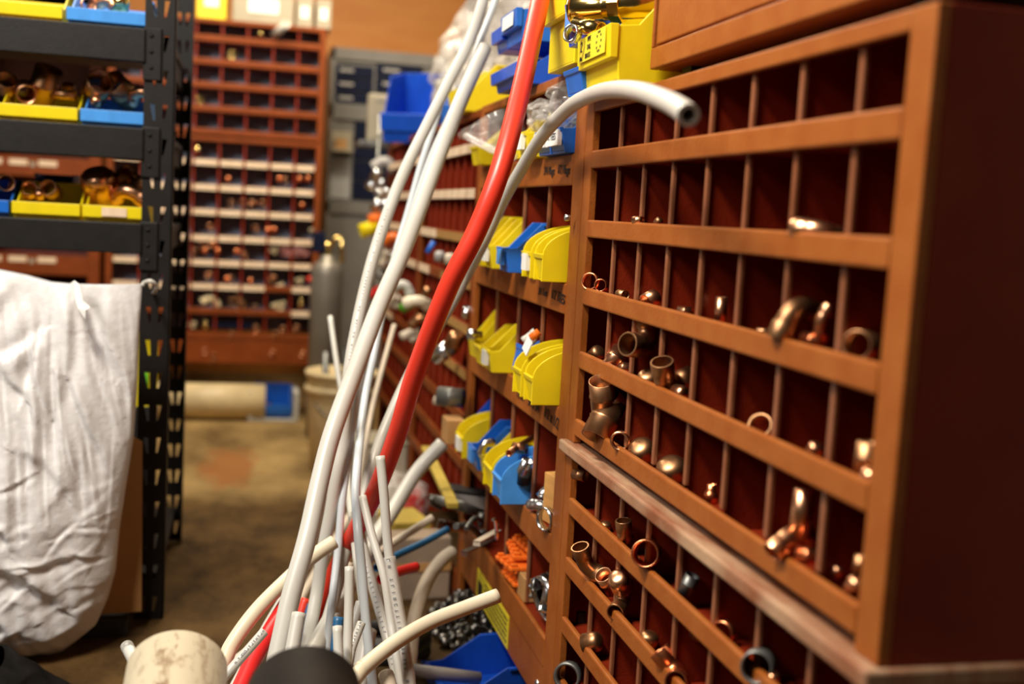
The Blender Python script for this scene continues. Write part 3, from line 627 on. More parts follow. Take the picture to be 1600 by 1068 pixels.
# copper piled in the bins of the middle cabinet
def small(kind, mk, px, py, X, r, rot, label): return fit(kind, mk, atX(px, py, X), r, rot, label)
small('coupling', 'copper', 812, 700, 0.50, 0.010, (Q, .2, 1.0), 'copper coupling at the end of the pipe in the yellow bin')
cp = MB().tube([atX(832, 684, .54), atX(808, 699, .495), atX(795, 708, .470)], .0065, 14, .8); tag(cp.build('copper_pipe', M['copper'], None, 0, atX(808, 699, .495)), 'copper pipe poking out of a round-sided yellow bin in the fourth row', 'pipe')
small('coupling', 'chrome', 820, 728, 0.49, 0.010, (.4, .3, 0), 'chrome coupling standing in the light blue bin')
small('coupling', 'rubber', 819, 742, 0.50, 0.012, (.2, 0, 0), 'black coupling under the chrome one in the light blue bin')
small('tee', 'pex', 827, 525, 0.49, 0.007, (.3, .8, .2), 'white plastic tee in the tipped blue bin')
small('coupling', 'orange', 836, 523, 0.495, 0.007, (.3, .8, .2), 'orange coupling beside the white tee in the tipped blue bin')
tag(MB().box(-.016, .016, -.001, .001, -.012, .012).build('paper_note', M['paper'], None, 0, (0, 0, 0)), 'folded white paper note standing in the tipped blue bin', 'paper')
pn = COL.objects[-1]; pn.location = atX(824, 540, .468); pn.rotation_euler = (-.3, .3, R90)
small('reducer', 'chrome', 741, 522, 0.47, 0.011, (Q, 0, Q), 'white metal nozzle at the far end of the middle cabinet\'s third row')
small('elbow', 'chrome', 757, 697, 0.47, 0.008, (.3, 0, .4), 'small chrome elbow in the far yellow round-sided bin')
small('cap', 'chrome', 887, 340, 0.49, 0.005, (0, Q, 0), 'tiny white plug on the right post of the middle cabinet, second row')
# fourth row, compartment against the post: clear packs, wooden block, steel ring
zb = M_RAILS[3]
wb = thing('wood_block', 'varnished wooden block standing in the fourth row of the middle cabinet beside the post', 'block', (XF + .03, 1.812, zb), (0, 0, R90 + .2))
MB().box(-.042, .042, -.015, .015, 0, .085).build('block', M['block'], wb, .0015)
rg2 = MB().lathe([(.018, -.006), (.0198, -.006), (.0198, .006), (.018, .006)], 30, None, True).build('hose_clamp', M['chrome'], None); rg2.location = (XF - .004, 1.785, zb + .020); rg2.rotation_euler = (Q, 0, R90 + .4)
tag(rg2, 'shiny steel ring in front of the varnished wooden block', 'ring')
pk = thing('dome_pack', 'clear domed pack behind the wooden block in the middle cabinet', 'package', (XF + .075, 1.84, zb), (0, 0, R90))
MB().lathe([(.062, 0), (.062, .03), (.058, .07), (.045, .098), (.025, .115), (.001, .12)], 24).build('dome', M['film_fog'], pk)
MB().box(-.03, .03, -.02, .02, .002, .05).build('contents', M['chrome'], pk)
for i, (yy, xx) in enumerate(((1.90, XF + .03), (1.885, XF + .012))):
    s_ = fit(('tee', 'elbow')[i], 'chrome', (xx, yy, zb + .015 + .028 * (1 - i)), .011, (.4 + i, .5, .3), ('bright steel tee beside the domed pack in the middle cabinet', 'bright steel elbow in front of the domed pack in the middle cabinet')[i])

# fifth row: tools, orange combs, pipe clamps
z5 = M_RAILS[4]
tool = thing('pipe_cutter', 'dark grey steel tool with long jaw jutting from the bottom row of the middle cabinet', 'tool', atX(735, 795, .47), (0, 0, 0))
MB().tube([atX(672, 775, .40), atX(690, 782, .42), atX(720, 790, .45), atX(760, 805, .53)], [.006, .010, .011, .010], 12).build('jaw', M['iron'], tool, world=True)
MB().tube([atX(674, 776, .40), atX(676, 787, .41), atX(690, 794, .43)], [.005, .006, .005], 10).build('hook', M['iron'], tool, world=True)
MB().box(-.05, .05, -.03, .03, -.02, .02, Matrix.Translation(atX(738, 782, .52) ) @ Matrix.Rotation(.15, 4, 'Y')).build('head', M['grey_pvc'], tool, .004, world=True)
MB().box(-.055, .055, -.033, .033, .020, .026, Matrix.Translation(atX(738, 782, .52)) @ Matrix.Rotation(.15, 4, 'Y')).build('cover', M['rubber'], tool, .003, world=True)
for i, (a, b, r, mk, lab) in enumerate((
    ((690, 812, .42), (738, 822, .50), .010, 'chrome', 'grey steel bracket under the long jawed tool in the middle cabinet'),
    ((725, 862, .42), (772, 842, .50), .007, 'chrome', 'bright flat steel strap jutting out over the bottom rail of the middle cabinet'),
    ((745, 846, .44), (778, 828, .51), .007, 'pex_beige', 'beige plastic strap above the bright one in the middle cabinet'),
    ((770, 812, .46), (776, 830, .48), .005, 'chrome', 'short bright rod standing among the straps in the middle cabinet'),
    ((712, 822, .43), (752, 838, .50), .012, 'iron', 'rusty dark hanger piled left of the orange combs'),
    ((728, 826, .44), (752, 812, .49), .009, 'iron', 'dark twisted hook leaning on the pile left of the orange combs'))):
    P0, P1 = atX(*a), atX(*b); o_ = (P0 + P1) / 2
    dirv = (P1 - P0); T_ = Matrix.Translation(P0) @ dirv.to_track_quat('X', 'Z').to_matrix().to_4x4()
    Lg = dirv.length
    kk = MB()
    if i in (1, 2): kk.box(0, Lg, -r, r, -.0015, .0015, T_); kk.box(0, .002, -r, r, -.008, .0015, T_); 
    elif i == 0: kk.box(0, Lg, -r, r, -.002, .002, T_); kk.box(0, Lg, r - .003, r, -.02, .002, T_)
    else: kk.tube(catmull([P0, (P0 + P1) / 2 + Vector((0, 0, .012)), P1], 6), r * .6, 10); kk.tube([P1 + Vector((0, 0, -.015)), P1, P1 + Vector((0, 0, .015))], r * .8, 10)
    tag(kk.build(('steel_bracket', 'steel_strap', 'plastic_strap', 'steel_rod', 'pipe_hanger', 'pipe_hook')[i], M[mk], None, 0, o_), lab, 'hardware')
# orange notched spacers stacked in the compartment
names = ['topmost of the stacked orange notched spacers in the middle cabinet', 'second orange notched spacer from the top of the stack', 'third orange notched spacer, jutting out farthest over the rail', 'fourth orange notched spacer from the top of the stack', 'lowest orange notched spacer, on a dark tray']
for i in range(5):
    zz = z5 + .013 + .016 * (4 - i)
    so = MB(); Lx = .12
    so.box(-.045, .045, -.01, Lx, 0, .007)
    for q in range(4): so.box(-.045 + q * .024, -.045 + q * .024 + .017, -.03, -.01, 0, .007)
    for q in range(4): so.box(-.045 + q * .024 + .004, -.045 + q * .024 + .013, -.027, -.015, .007, .013)
    o_ = so.build('notched_spacer', M['orange'], None, .0015)
    o_.location = (XF + (.045, .03, .012, .035, .024)[i], 2.030 + (.0, .012, -.01, .008, -.004)[i], zz); o_.rotation_euler = (0, (0.0, .03, -.02, .02, 0)[i], R90 + (.1, -.08, .12, -.05, .05)[i])
    tag(o_, names[i], 'spacer', 'orange spacers in the middle cabinet')
tb = thing('parts_tray', 'dark shallow tray under the orange notched spacers', 'tray', (XF + .085, 2.03, z5), (0, 0, R90))
MB().box(-.06, .06, -.06, .08, 0, .012).build('tray', M['rubber'], tb, .003)
MB().box(-.05, .05, -.062, -.06, .002, .010).build('label_card', M['iron'], tb)
ob = thing('small_box', 'small orange brown box in the bottom row, below the orange spacers', 'box', (XF + .025, 1.965, z5), (0, 0, R90))
MB().box(-.03, .03, -.02, .03, 0, .045).build('carton', M['card'], ob, .002)
# split ring pipe clamps
for i, (yy, zz, R_, rot, lab) in enumerate(((1.80, .055, .042, (.3, .2, R90 + .3), 'large bright split ring clamp against the post in the bottom row of the middle cabinet'),
        (1.845, .050, .036, (-.2, .5, R90 - .4), 'split ring clamp leaning left of the largest one in the bottom row'),
        (1.875, .040, .030, (.5, -.3, R90 + .8), 'small split ring clamp at the left of the clamp pile in the bottom row'),
        (1.79, .020, .030, (1.2, .1, R90 + .2), 'split ring clamp lying flat at the bottom of the clamp pile'))):
    t = thing('ring_clamp', lab, 'clamp', (XF + .012 + .012 * i, yy, z5 + zz), rot, 'ring clamps in the middle cabinet')
    MB().lathe([(R_ - .002, -.010), (R_, -.010), (R_, .010), (R_ - .002, .010)], 34, Matrix.Rotation(Q, 4, 'X'), True).build('band', M['chrome'], t)
    for s in (-1, 1): MB().box(s * R_ - .009, s * R_ + .009, -.010, .010, -.003, .003).build('ear', M['chrome'], t, .001)
    MB().lathe([(.0001, .006), (.006, .006), (.006, -.006), (.0001, -.006)], 8, Matrix.Translation((R_ + .002, 0, 0)), False, False).build('bolt', M['rubber'], t)

# ------------------------------------------------------------------ plastic bags
def crumple(p, a, s):
    return Vector((math.sin(p.y * s + p.z * s * 1.3) + math.sin(p.z * s * 2.1 + 1.3), math.sin(p.x * s * 1.2 + p.z * s) + math.sin(p.x * s * 2.3 + .4), math.sin(p.x * s + p.y * s * 1.7) + math.sin(p.y * s * 2.4))) * a * .5
def bag(name, label, c, size, m, seed=0, amp=.014, s=60, yaw=0, contents=None):
    rnd = random.Random(seed)
    t = thing(name, label, 'plastic bag', c, (0, 0, yaw))
    k = MB(); ph = rnd.uniform(0, 6)
    def fn(u, v):
        a = 2 * PI * u; th = PI * (v * .98 + .01)
        neck = 1 - .55 * max(0, (v - .72) / .28)
        p = Vector((size[0] / 2 * math.sin(th) ** .7 * math.cos(a) * neck, size[1] / 2 * math.sin(th) ** .7 * math.sin(a) * neck, size[2] * (1 - math.cos(th)) / 2))
        w = max(0, math.sin(th)) ** .5
        q = p + crumple(p + Vector((ph, ph, ph)), amp * w, s) + crumple(p * 1.0 + Vector((ph, 0, ph)), amp * .5 * w, s * 2.3); q.z = max(q.z, 0.0008 + .0005 * math.sin(a)); return q
    k.grid(fn, 46, 34, True, True); k.build('film', m, t)
    if contents:
        cm, kind, n, r = contents
        for i in range(n):
            o = bpy.data.objects.new('bagged_fitting', fitting_mesh(kind, cm)); COL.objects.link(o); o.parent = t
            o.location = (rnd.uniform(-.30, .30) * size[0], rnd.uniform(-.30, .30) * size[1], r * 1.8 + rnd.uniform(.05, .55) * size[2]); o.scale = (r, r, r); o.rotation_euler = (rnd.uniform(0, 3), rnd.uniform(0, 3), rnd.uniform(0, 3))
    return t
ZF = H + 0.235
bag('fittings_bag', 'bulging clear bag of white fittings nearest the big blue bin on the far cabinets', (.66, 3.53, ZF), (.22, .30, .30), M['film_fog'], 1, .02, 38, 0, ('pex', 'tee', 16, .016))
bag('fittings_bag', 'clear bag of grey fittings in the middle of the bags on the far cabinets', (.68, 3.175, ZF), (.24, .30, .42), M['film_fog'], 2, .022, 34, 0, ('grey_pvc', 'elbow', 16, .016))
bag('fittings_bag', 'clear bag of beige fittings behind the ochre bin on the far cabinets', (.68, 2.80, ZF), (.22, .34, .40), M['film_fog'], 3, .02, 36, 0, ('pex_beige', 'coupling', 16, .016))
bag('fittings_bag', 'clear bag with dark fittings behind the blue bin stack on the middle cabinet', (.70, 2.42, ZT), (.18, .32, .36), M['film_fog'], 4, .02, 36, 0, ('iron', 'tee', 14, .016))
bag('fittings_bag', 'clear bag of white fittings farthest along on top, partly behind the pale tubes', (.74, 4.02, ZF + .0), (.2, .30, .46), M['film_fog'], 5, .02, 34, 0, ('cream', 'tee', 14, .017))
bag('crumpled_bag', 'crumpled clear bag stuffed in the blue bin against the post of the middle cabinet', (XF + .012, 1.812, MZ[0] + .036), (.085, .065, .085), M['film_fog'], 6, .012, 120, 0, ('chrome', 'ring', 5, .009))
bag('loose_bag', 'small crumpled clear bag with grey fittings on a yellow bin in the top row', (XF + .01, 1.985, MZ[0] + .045), (.07, .055, .055), M['film_fog'], 8, .010, 110, 0, ('grey_pvc', 'coupling', 4, .009))
# long clear bag drooping out of the top row of the middle cabinet
lb = thing('poly_bag', 'long clear plastic bag drooping out of the top row left of the red tube', 'plastic bag', atX(770, 215, .47))
top_e = [atX(715, 208, .40), atX(735, 196, .41), atX(760, 180, .44), atX(785, 170, .47), atX(812, 168, .52)]
bot_e = [atX(716, 216, .395), atX(735, 222, .40), atX(760, 233, .425), atX(785, 243, .455), atX(815, 246, .50)]
te, be = catmull(top_e, 8), catmull(bot_e, 8)
k = MB()
def lbf(side):
    def fn(u, v):
        i = u * (len(te) - 1); a = te[int(i)]; b = be[int(i)]; p = a.lerp(b, v)
        bulge = math.sin(PI * v) * .018 * min(1, u * 4 + .1) * (1 if side else -1)
        return p + Vector((bulge * .8, bulge * .6, 0)) + crumple(p, .006 * math.sin(PI * v), 90)
    return fn
k.grid(lbf(0), len(te) - 1, 14); k.grid(lbf(1), len(te) - 1, 14); k.build('film', M['film'], lb, world=True)
MB().tube(catmull([atX(728, 212, .392), atX(750, 224, .41), atX(775, 236, .43), atX(803, 245, .47)], 8), [.0075] * 25, 12).build('folded_edge', M['film_fog'], lb, world=True)

# ------------------------------------------------------------------ tubes
AX = ROT @ Vector((0, 0, -1))
def world_path(pts, r, keep=True):
    out = []
    for px, py, d in pts:
        p = atD(px, py, d)
        while keep and p.x > XF - 0.016 - r and p.z < H + .24 and d > .3:
            d *= .995; p = atD(px, py, d)
        out.append(p)
    return out
def pipe(name, label, pts, od, mk, bore=.74, extend=True, group=None, seg=22, text=False, cat='pipe', keep=True):
    r = od / 2
    P = world_path(pts, r, keep)
    if extend:
        dv = (P[-1] - P[-2]).normalized()
        if dv.z < -.05:
            tz = (P[-1].z - r - .003) / -dv.z
            # bend gently towards the floor
            P += [P[-1] + dv * tz * .5, P[-1] + dv * tz]
    path = catmull(P, 8)
    t = thing(name, label, cat, P[-1] if extend else P[len(P) // 2], group=group)
    MB().tube(path, r, seg, bore).build('tube', M[mk], t, world=True)
    return t, path, r
def print_marks(t, path, r, i0, i1, mk='grey_ink', h=.45):
    """printed lettering along the side of a tube that faces the aisle"""
    rnd = random.Random(len(path)); k = MB()
    for i in range(i0, min(i1, len(path) - 1)):
        a, b = path[i], path[i + 1]; dv = b - a; n = max(1, int(dv.length / .0055)); ax = dv.normalized()
        vw = (EYE - a); vw = (vw - ax * vw.dot(ax)).normalized(); sd = ax.cross(vw)
        for q in range(n):
            if rnd.random() < .16: continue
            c = a + dv * ((q + .5) / n); w = .0038
            ang = 0.25
            nn = vw * math.cos(ang) + sd * math.sin(ang); tt = ax.cross(nn)
            T = Matrix((( ax.x, tt.x, nn.x, c.x + nn.x * r), (ax.y, tt.y, nn.y, c.y + nn.y * r), (ax.z, tt.z, nn.z, c.z + nn.z * r), (0, 0, 0, 1)))
            g = rnd.choice('EHLIT')
            hh = r * h
            bars = {'E': [(-.5, -.2, -1, 1), (-.2, .5, .6, 1), (-.2, .5, -1, -.6)], 'H': [(-.5, -.2, -1, 1), (.2, .5, -1, 1), (-.2, .2, -.2, .2)],
                    'L': [(-.5, -.2, -1, 1), (-.2, .5, -1, -.6)], 'I': [(-.15, .15, -1, 1)], 'T': [(-.15, .15, -1, .6), (-.5, .5, .6, 1)]}[g]
            for x0, x1, y0, y1 in bars: k.box(x0 * w * .8, x1 * w * .8, y0 * hh * .5, y1 * hh * .5, -.0004, .0003, T)
    if k.v: k.build('print_marking', M[mk], t, world=True)

pipe('plastic_tube', 'thickest white tube, sweeping up left of the red tube to a cut end', [(757, 76, 2.30), (723, 150, 2.2), (691, 229, 2.12), (650, 340, 2.02), (625, 404, 1.97), (591, 482, 1.9), (557, 573, 1.83), (520, 674, 1.76), (500, 750, 1.72), (480, 840, 1.67), (455, 930, 1.63), (437, 1010, 1.6)], .0286, 'pex')
A_ = pipe('plastic_tube', 'leftmost of the tall white tubes, running up out of the top of the photo', [(765, -30, 2.35), (735, 60, 2.3), (700, 130, 2.25), (665, 200, 2.2), (633, 265, 2.15), (607, 330, 2.1), (578, 421, 2.05), (552, 539, 2.0), (542, 620, 1.97), (536, 690, 1.96), (527, 737, 1.95), (517, 798, 1.95), (505, 859, 1.95), (497, 915, 1.95), (488, 965, 1.93)], .0222, 'pex')
print_marks(*A_, 40, 64, h=.25)
pipe('plastic_tube', 'thin bluish white tube running up beside the thick white one to the top edge', [(775, 0, 2.45), (748, 70, 2.35), (723, 137, 2.28), (678, 235, 2.2), (653, 305, 2.13), (628, 380, 2.1), (600, 460, 2.08), (575, 545, 2.05), (558, 620, 2.0), (546, 700, 1.98), (535, 780, 1.95), (528, 860, 1.93), (520, 930, 1.9)], .0135, 'pex_cool')
pipe('plastic_tube', 'slim white tube bending like an S behind the thick white tube', [(697, 127, 2.5), (678, 197, 2.45), (659, 255, 2.4), (637, 334, 2.35), (621, 387, 2.3), (605, 450, 2.25), (595, 500, 2.2), (584, 556, 2.17), (571, 617, 2.13), (562, 690, 1.98), (556, 762, 1.86), (559, 823, 1.80), (565, 890, 1.78), (571, 960, 1.76), (578, 1030, 1.74)], .0150, 'pex_cool')
pipe('plastic_tube', 'thin white tube whose cut end stands in front of the grey gas cylinder', [(516, 495, 2.6), (527, 573, 2.5), (535, 623, 2.45), (541, 700, 2.3), (544, 760, 2.15), (551, 822, 1.98), (558, 880, 1.90), (566, 940, 1.88)], .0127, 'pex')
pipe('plastic_tube', 'dull beige tube standing in front of the far right-hand cabinet', [(616, 508, 2.9), (598, 573, 2.8), (581, 640, 2.7), (570, 700, 2.6), (555, 790, 2.5), (540, 870, 2.4)], .0127, 'pex_beige')
pipe('plastic_tube', 'long red tube leaning across the cabinets from bottom to top', [(850, -30, 1.85), (838, 30, 1.78), (812, 150, 1.68), (780, 270, 1.62), (745, 360, 1.62), (700, 450, 1.64), (650, 580, 1.70), (620, 680, 1.76), (590, 760, 1.84), (560, 820, 1.92), (527, 885, 2.0), (502, 945, 2.05), (480, 1005, 2.08)], .0298, 'red')
arc = pipe('plastic_tube', 'white tube arching over the near cabinet with its open end pointing out', [(1076, 180, 1.01), (1064, 170, 1.04), (1040, 157, 1.10), (1000, 143, 1.21), (960, 140, 1.35), (925, 148, 1.49), (888, 169, 1.64), (846, 214, 1.80), (811, 270, 1.92), (783, 320, 2.0), (755, 380, 2.05), (728, 432, 2.12), (693, 496, 2.13), (657, 553, 2.11), (627, 612, 2.08), (599, 676, 2.05), (585, 715, 2.02), (572, 760, 2.0), (560, 800, 1.98), (549, 832, 1.96), (537, 871, 1.95), (525, 922, 1.94), (507, 985, 1.92)], .0208, 'pex', .62)
I_ = pipe('plastic_tube', 'white tube with a capped upper end and a clear printed sleeve below', [(594, 712, 1.70), (600, 774, 1.69), (607, 859, 1.68), (620, 940, 1.66), (632, 1010, 1.64), (640, 1070, 1.62)], .0142, 'pex', 0.3)
sl = I_[1][17:44]; MB().tube(sl, .0094, 20, .93).build('sleeve', M['film_fog'], I_[0], world=True)
print_marks(I_[0], sl, .0095, 0, 26, h=.5)
pipe('plastic_tube', 'narrow white tube slanting down to the right between the printed ones', [(566, 775, 1.80), (581, 835, 1.77), (600, 900, 1.74), (610, 965, 1.72), (617, 1010, 1.70)], .0130, 'pex')
K_ = pipe('plastic_tube', 'printed white tube slanting down left of the sleeved one', [(556, 800, 1.97), (572, 877, 1.9), (590, 940, 1.85), (607, 1002, 1.8), (622, 1060, 1.77)], .0175, 'pex'); print_marks(*K_, 6, 40, h=.5)
pipe('plastic_tube', 'short straight white tube standing upright behind the black pipe', [(546, 885, 1.62), (545, 952, 1.6), (542, 1040, 1.57)], .0135, 'pex')
pipe('plastic_tube', 'shortest white tube stub directly behind the black pipe, blue tube behind it', [(527, 978, 1.55), (531, 1060, 1.52)], .0135, 'pex')
pipe('plastic_tube', 'stout white stub between the thick white tube and the red tube', [(467, 958, 1.6), (455, 1025, 1.57)], .020, 'pex')
pipe('plastic_tube', 'cream tube curving up right from the big cream pipe behind the thick white tube', [(522, 846, 1.85), (490, 868, 1.83), (455, 899, 1.8), (403, 951, 1.74), (364, 1004, 1.7), (345, 1045, 1.67)], .0232, 'cream', .3)
P_ = pipe('plastic_tube', 'short printed white tube lying between the cream tube and the bright red one', [(413, 986, 1.62), (385, 1018, 1.6), (355, 1052, 1.58)], .0135, 'pex'); print_marks(*P_, 0, 18, h=.5)
pipe('plastic_tube', 'bright red tube low at the left of the black pipe', [(447, 945, 1.78), (420, 990, 1.72), (397, 1028, 1.68), (377, 1072, 1.64)], .026, 'red_bright')
pipe('plastic_tube', 'pale tube showing between the cream tube and the thick white tube', [(447, 930, 1.87), (420, 975, 1.84), (400, 1012, 1.8)], .018, 'pex')
pipe('plastic_tube', 'greyish tube curling up towards the leg of the middle cabinet', [(707, 862, 2.4), (690, 875, 2.37), (670, 902, 2.33), (655, 940, 2.28), (645, 985, 2.22), (640, 1030, 2.15)], .0286, 'pex_beige')
pipe('plastic_tube', 'wide grey white tube slanting up right behind the red one, split end', [(692, 692, 2.40), (651, 737, 2.38), (615, 795, 2.3), (590, 835, 2.2), (565, 880, 2.1)], .030, 'pex', .9)
pipe('plastic_tube', 'thin dull pink tube above the blue one, pointing to the steel tools', [(676, 808, 2.40), (645, 828, 2.38), (610, 850, 2.35), (570, 880, 2.25)], .0165, 'pex_beige')
pipe('plastic_tube', 'dark blue tube slanting from the white bundle to the middle cabinet', [(700, 826, 2.30), (660, 848, 2.26), (620, 867, 2.2), (588, 887, 2.1)], .0143, 'pex_blue')
pipe('plastic_tube', 'short red tube end right of the sleeved white tube', [(650, 885, 2.1), (622, 893, 2.05), (595, 905, 2.0)], .018, 'red_bright')
S_ = pipe('plastic_tube', 'cream white tube across the foreground, blunt end before the yellow sticker', [(778, 930, 1.70), (725, 950, 1.68), (670, 972, 1.65), (615, 1005, 1.6), (565, 1046, 1.55), (545, 1072, 1.52)], .0222, 'cream', .2)
pipe('plastic_tube', 'short blue tube end between the thick white tube and the long red tube', [(486, 945, 1.97), (472, 990, 1.94)], .0145, 'pex_blue')
pipe('plastic_tube', 'dark red tube end left of the short blue one', [(478, 935, 2.0), (462, 982, 1.98)], .017, 'red')
pipe('plastic_tube', 'blue tube stub behind the shortest white stub', [(529, 964, 1.6), (523, 1025, 1.58)], .0145, 'pex_blue')
pipe('plastic_tube', 'thick short grey white stub at the bottom edge right of the black pipe', [(603, 1053, 1.6), (612, 1085, 1.57)], .022, 'pex_beige', .5)
pipe('plastic_tube', 'white tube end poking out left of the big cream pipe', [(201, 1014, 1.52), (222, 1055, 1.47)], .0170, 'pex', .8)
E_ = pipe('plastic_tube', 'small printed white tube leaning right of the upright stub', [(565, 972, 1.70), (550, 1012, 1.68), (543, 1040, 1.66)], .013, 'pex'); print_marks(*E_, 0, 14, h=.5)
pipe('plastic_tube', 'white tube behind the upright stub, leaning to the right', [(563, 940, 1.8), (550, 985, 1.78), (538, 1040, 1.75)], .0145, 'pex')
pipe('plastic_tube', 'beige tube behind the long red tube near its foot', [(548, 880, 2.05), (530, 930, 2.02), (512, 985, 2.0)], .0150, 'pex_beige')
pipe('plastic_tube', 'wide white pipe low between the upright stub and the sleeved tube', [(575, 985, 1.92), (566, 1040, 1.88)], .030, 'pex', .8)
pipe('plastic_tube', 'grey beige tube leaning behind the tall tubes low on the floor', [(575, 760, 2.75), (520, 850, 2.6), (470, 935, 2.45), (440, 990, 2.35)], .020, 'pex_beige')

# two wide drain pipes lying towards the viewer
def drain(label, px, py, d, od, az, el, L, mk):
    e = atD(px, py, d); ax = Vector((math.sin(az) * math.cos(el), math.cos(az) * math.cos(el), math.sin(el)))
    r = od / 2
    t = thing('drain_pipe', label, 'pipe', e - ax * L)
    T = Matrix.Translation(e - ax * L) @ ax.to_track_quat('Z', 'Y').to_matrix().to_4x4()
    o = MB().lathe([(r * .9, 0), (r, 0), (r, L * .5), (r, L - .003), (r - .003, L), (r * .9, L)], 64, None, True).build('pipe_wall', M[mk], t)
    t.rotation_euler = ax.to_track_quat('Z', 'Y').to_euler()
    return t
drain('wide cream drain pipe with brown scuffs in the left foreground', 277, 1046, 1.33, .114, .01, .25, 1.6, 'scuffed')
drain('wide black drain pipe in the middle of the foreground', 474, 1078, 1.17, .114, .0, .25, 1.5, 'abs')

# ------------------------------------------------------------------ black rack on the left
RY = 2.50
rk = thing('steel_rack', 'black slotted steel shelving rack on the left holding blue and yellow bins', 'rack', (-0.7, RY, 0))
def slotted(x0, x1, y, z0, z1, flange_dir, depth_dir):
    """post face with two columns of tear-drop slots, built as a real perforated sheet plus a side flange"""
    k = MB(); w = x1 - x0; t = .0022; pitch = .0700
    cols = [(x0 + w * .30, 1), (x0 + w * .70, -1)]; hw = .0050; hh = .0165
    n = int((z1 - z0) / pitch)
    xs = [x0, cols[0][0] - hw, cols[0][0] + hw, cols[1][0] - hw, cols[1][0] + hw, x1]
    def quadbox(a, b, c, d):   # four (x,z) corners as a thin plate
        v = [(p[0], y, p[1]) for p in (a, b, c, d)] + [(p[0], y + t, p[1]) for p in (a, b, c, d)]
        k.add(v, [(0, 1, 2, 3), (7, 6, 5, 4), (0, 4, 5, 1), (1, 5, 6, 2), (2, 6, 7, 3), (3, 7, 4, 0)])
    for i in range(n + 1):
        za = z0 + i * pitch; zb_ = min(za + pitch, z1)
        if zb_ - za < pitch * .95: quadbox((x0, za), (x1, za), (x1, zb_), (x0, zb_)); continue
        zc = (za + zb_) / 2; h0, h1 = zc - hh, zc + hh
        quadbox((x0, za), (x1, za), (x1, h0), (x0, h0)); quadbox((x0, h1), (x1, h1), (x1, zb_), (x0, zb_))
        sh = .0032
        lefts = []
        for cx_, sgn in cols: lefts.append((cx_ - hw - sgn * sh * .2, cx_ + hw - sgn * sh * .2, cx_ - hw * .45 + sgn * sh, cx_ + hw * .45 + sgn * sh))
        (a0, b0, a1, b1), (c0, d0, c1, d1) = lefts
        # wide end of the slot is at the top, narrow end leans inwards at the bottom
        quadbox((x0, h0), (a1, h0), (a0, h1), (x0, h1)); quadbox((b1, h0), (c1, h0), (c0, h1), (b0, h1)); quadbox((d1, h0), (x1, h0), (x1, h1), (d0, h1))
    fx = x1 if flange_dir > 0 else x0
    k.box(fx - t if flange_dir > 0 else fx, fx if flange_dir > 0 else fx + t, y if depth_dir > 0 else y - .04, y + (.04 if depth_dir > 0 else t), z0, z1)
    return k
XP0, XP1 = -.212, -.151
slotted(XP0, XP1, RY, 0, H + .75, 1, 1).build('post', M['black_steel'], rk, world=True)
slotted(XP0 + .018, XP1 + .008, RY + .60, 0, H + .75, 1, -1).build('post', M['black_steel'], rk, world=True)
beams = [(atY(225, 46, RY).z, atY(225, 98, RY).z), (atY(222, 201, RY).z, atY(222, 250, RY).z), (atY(218, 349, RY).z, atY(218, 396, RY).z)]
for zt, zbm in beams:
    k = MB().box(-1.25, XP0 + .002, RY - .012, RY + .02, zbm, zt); k.box(XP0 - .002, XP0 + .034, RY - .006, RY, zbm - .035, zt + .004)
    bm = k.build('beam', M['black_steel'], rk, .002, world=True)
    for q in range(3): MB().lathe([(.0001, .003), (.004, .002), (.0045, 0)], 10, Matrix.Translation((XP0 + .014, RY - .006, zt - .012 - q * .032)) @ Matrix.Rotation(Q, 4, 'X')).build('rivet', M['black_steel'], bm, world=True)
    MB().box(-1.25, XP0 + .05, RY + .02, RY + .58, zt - .022, zt - .008).build('deck', M['black_steel'], rk, world=True)
    MB().box(XP0 + .02, XP0 + .045, RY + .04, RY + .58, zbm, zt - .022).build('side_beam', M['black_steel'], rk, world=True)
for q in range(2): MB().box(-1.25, XP0, RY + .01, RY + .03, .04 + 0 * q, .09).build('beam', M['black_steel'], rk, .002, world=True) if q == 0 else None
MB().box(-1.22, XP0 + .05, RY + .03, RY + .58, .08, .095).build('deck', M['black_steel'], rk, world=True)

def rack_bin(level, x0p, x1p, Hh, m, card, label, L=.27, fits=(), row_py=0, ydepth=0.0):
    zt = beams[level][0] - .008
    x0 = atY(x0p, row_py, RY).x; x1 = atY(x1p, row_py, RY).x; W = (x1 - x0) - .006
    t = bin_(label, ((x0 + x1) / 2, RY + .015 + ydepth + L / 2, zt), 0, L, W, Hh, m, 0, card, None, 0, None, .4)
    return t, (x0 + x1) / 2, W, zt
rack_bin(0, -60, 97, .085, 'yellow', None, 'yellow bin on the top shelf of the black rack, at the photo corner', row_py=20)
rack_bin(0, 102, 232, .085, 'sky_blue', None, 'light blue bin on the top shelf of the black rack holding brassy fittings', row_py=20)
rack_bin(1, -8, 121, .085, 'yellow', None, 'yellow bin on the second shelf of the black rack, full of large copper couplings', row_py=170)
rack_bin(1, 124, 231, .085, 'sky_blue', None, 'light blue bin on the second shelf of the black rack beside the post', row_py=170)
rack_bin(2, -110, 13, .085, 'mid_blue', None, 'blue bin at the left photo edge on the third shelf of the black rack', row_py=310)
rack_bin(2, 16, 125, .085, 'yellow', None, 'yellow bin with two open copper couplings on the third shelf of the black rack', row_py=310)
rack_bin(2, 127, 229, .085, 'yellow', 'label', 'yellow bin with cream card and a big copper cap on the third shelf', row_py=310)
rack_bin(2, 0, 75, .105, 'blue', None, 'dark blue bin behind the front row on the third shelf of the black rack', row_py=310, ydepth=.285, L=.2)
rack_bin(2, 85, 160, .100, 'mid_blue', None, 'mid blue bin in the second rank on the third shelf of the black rack', row_py=310, ydepth=.285, L=.2)
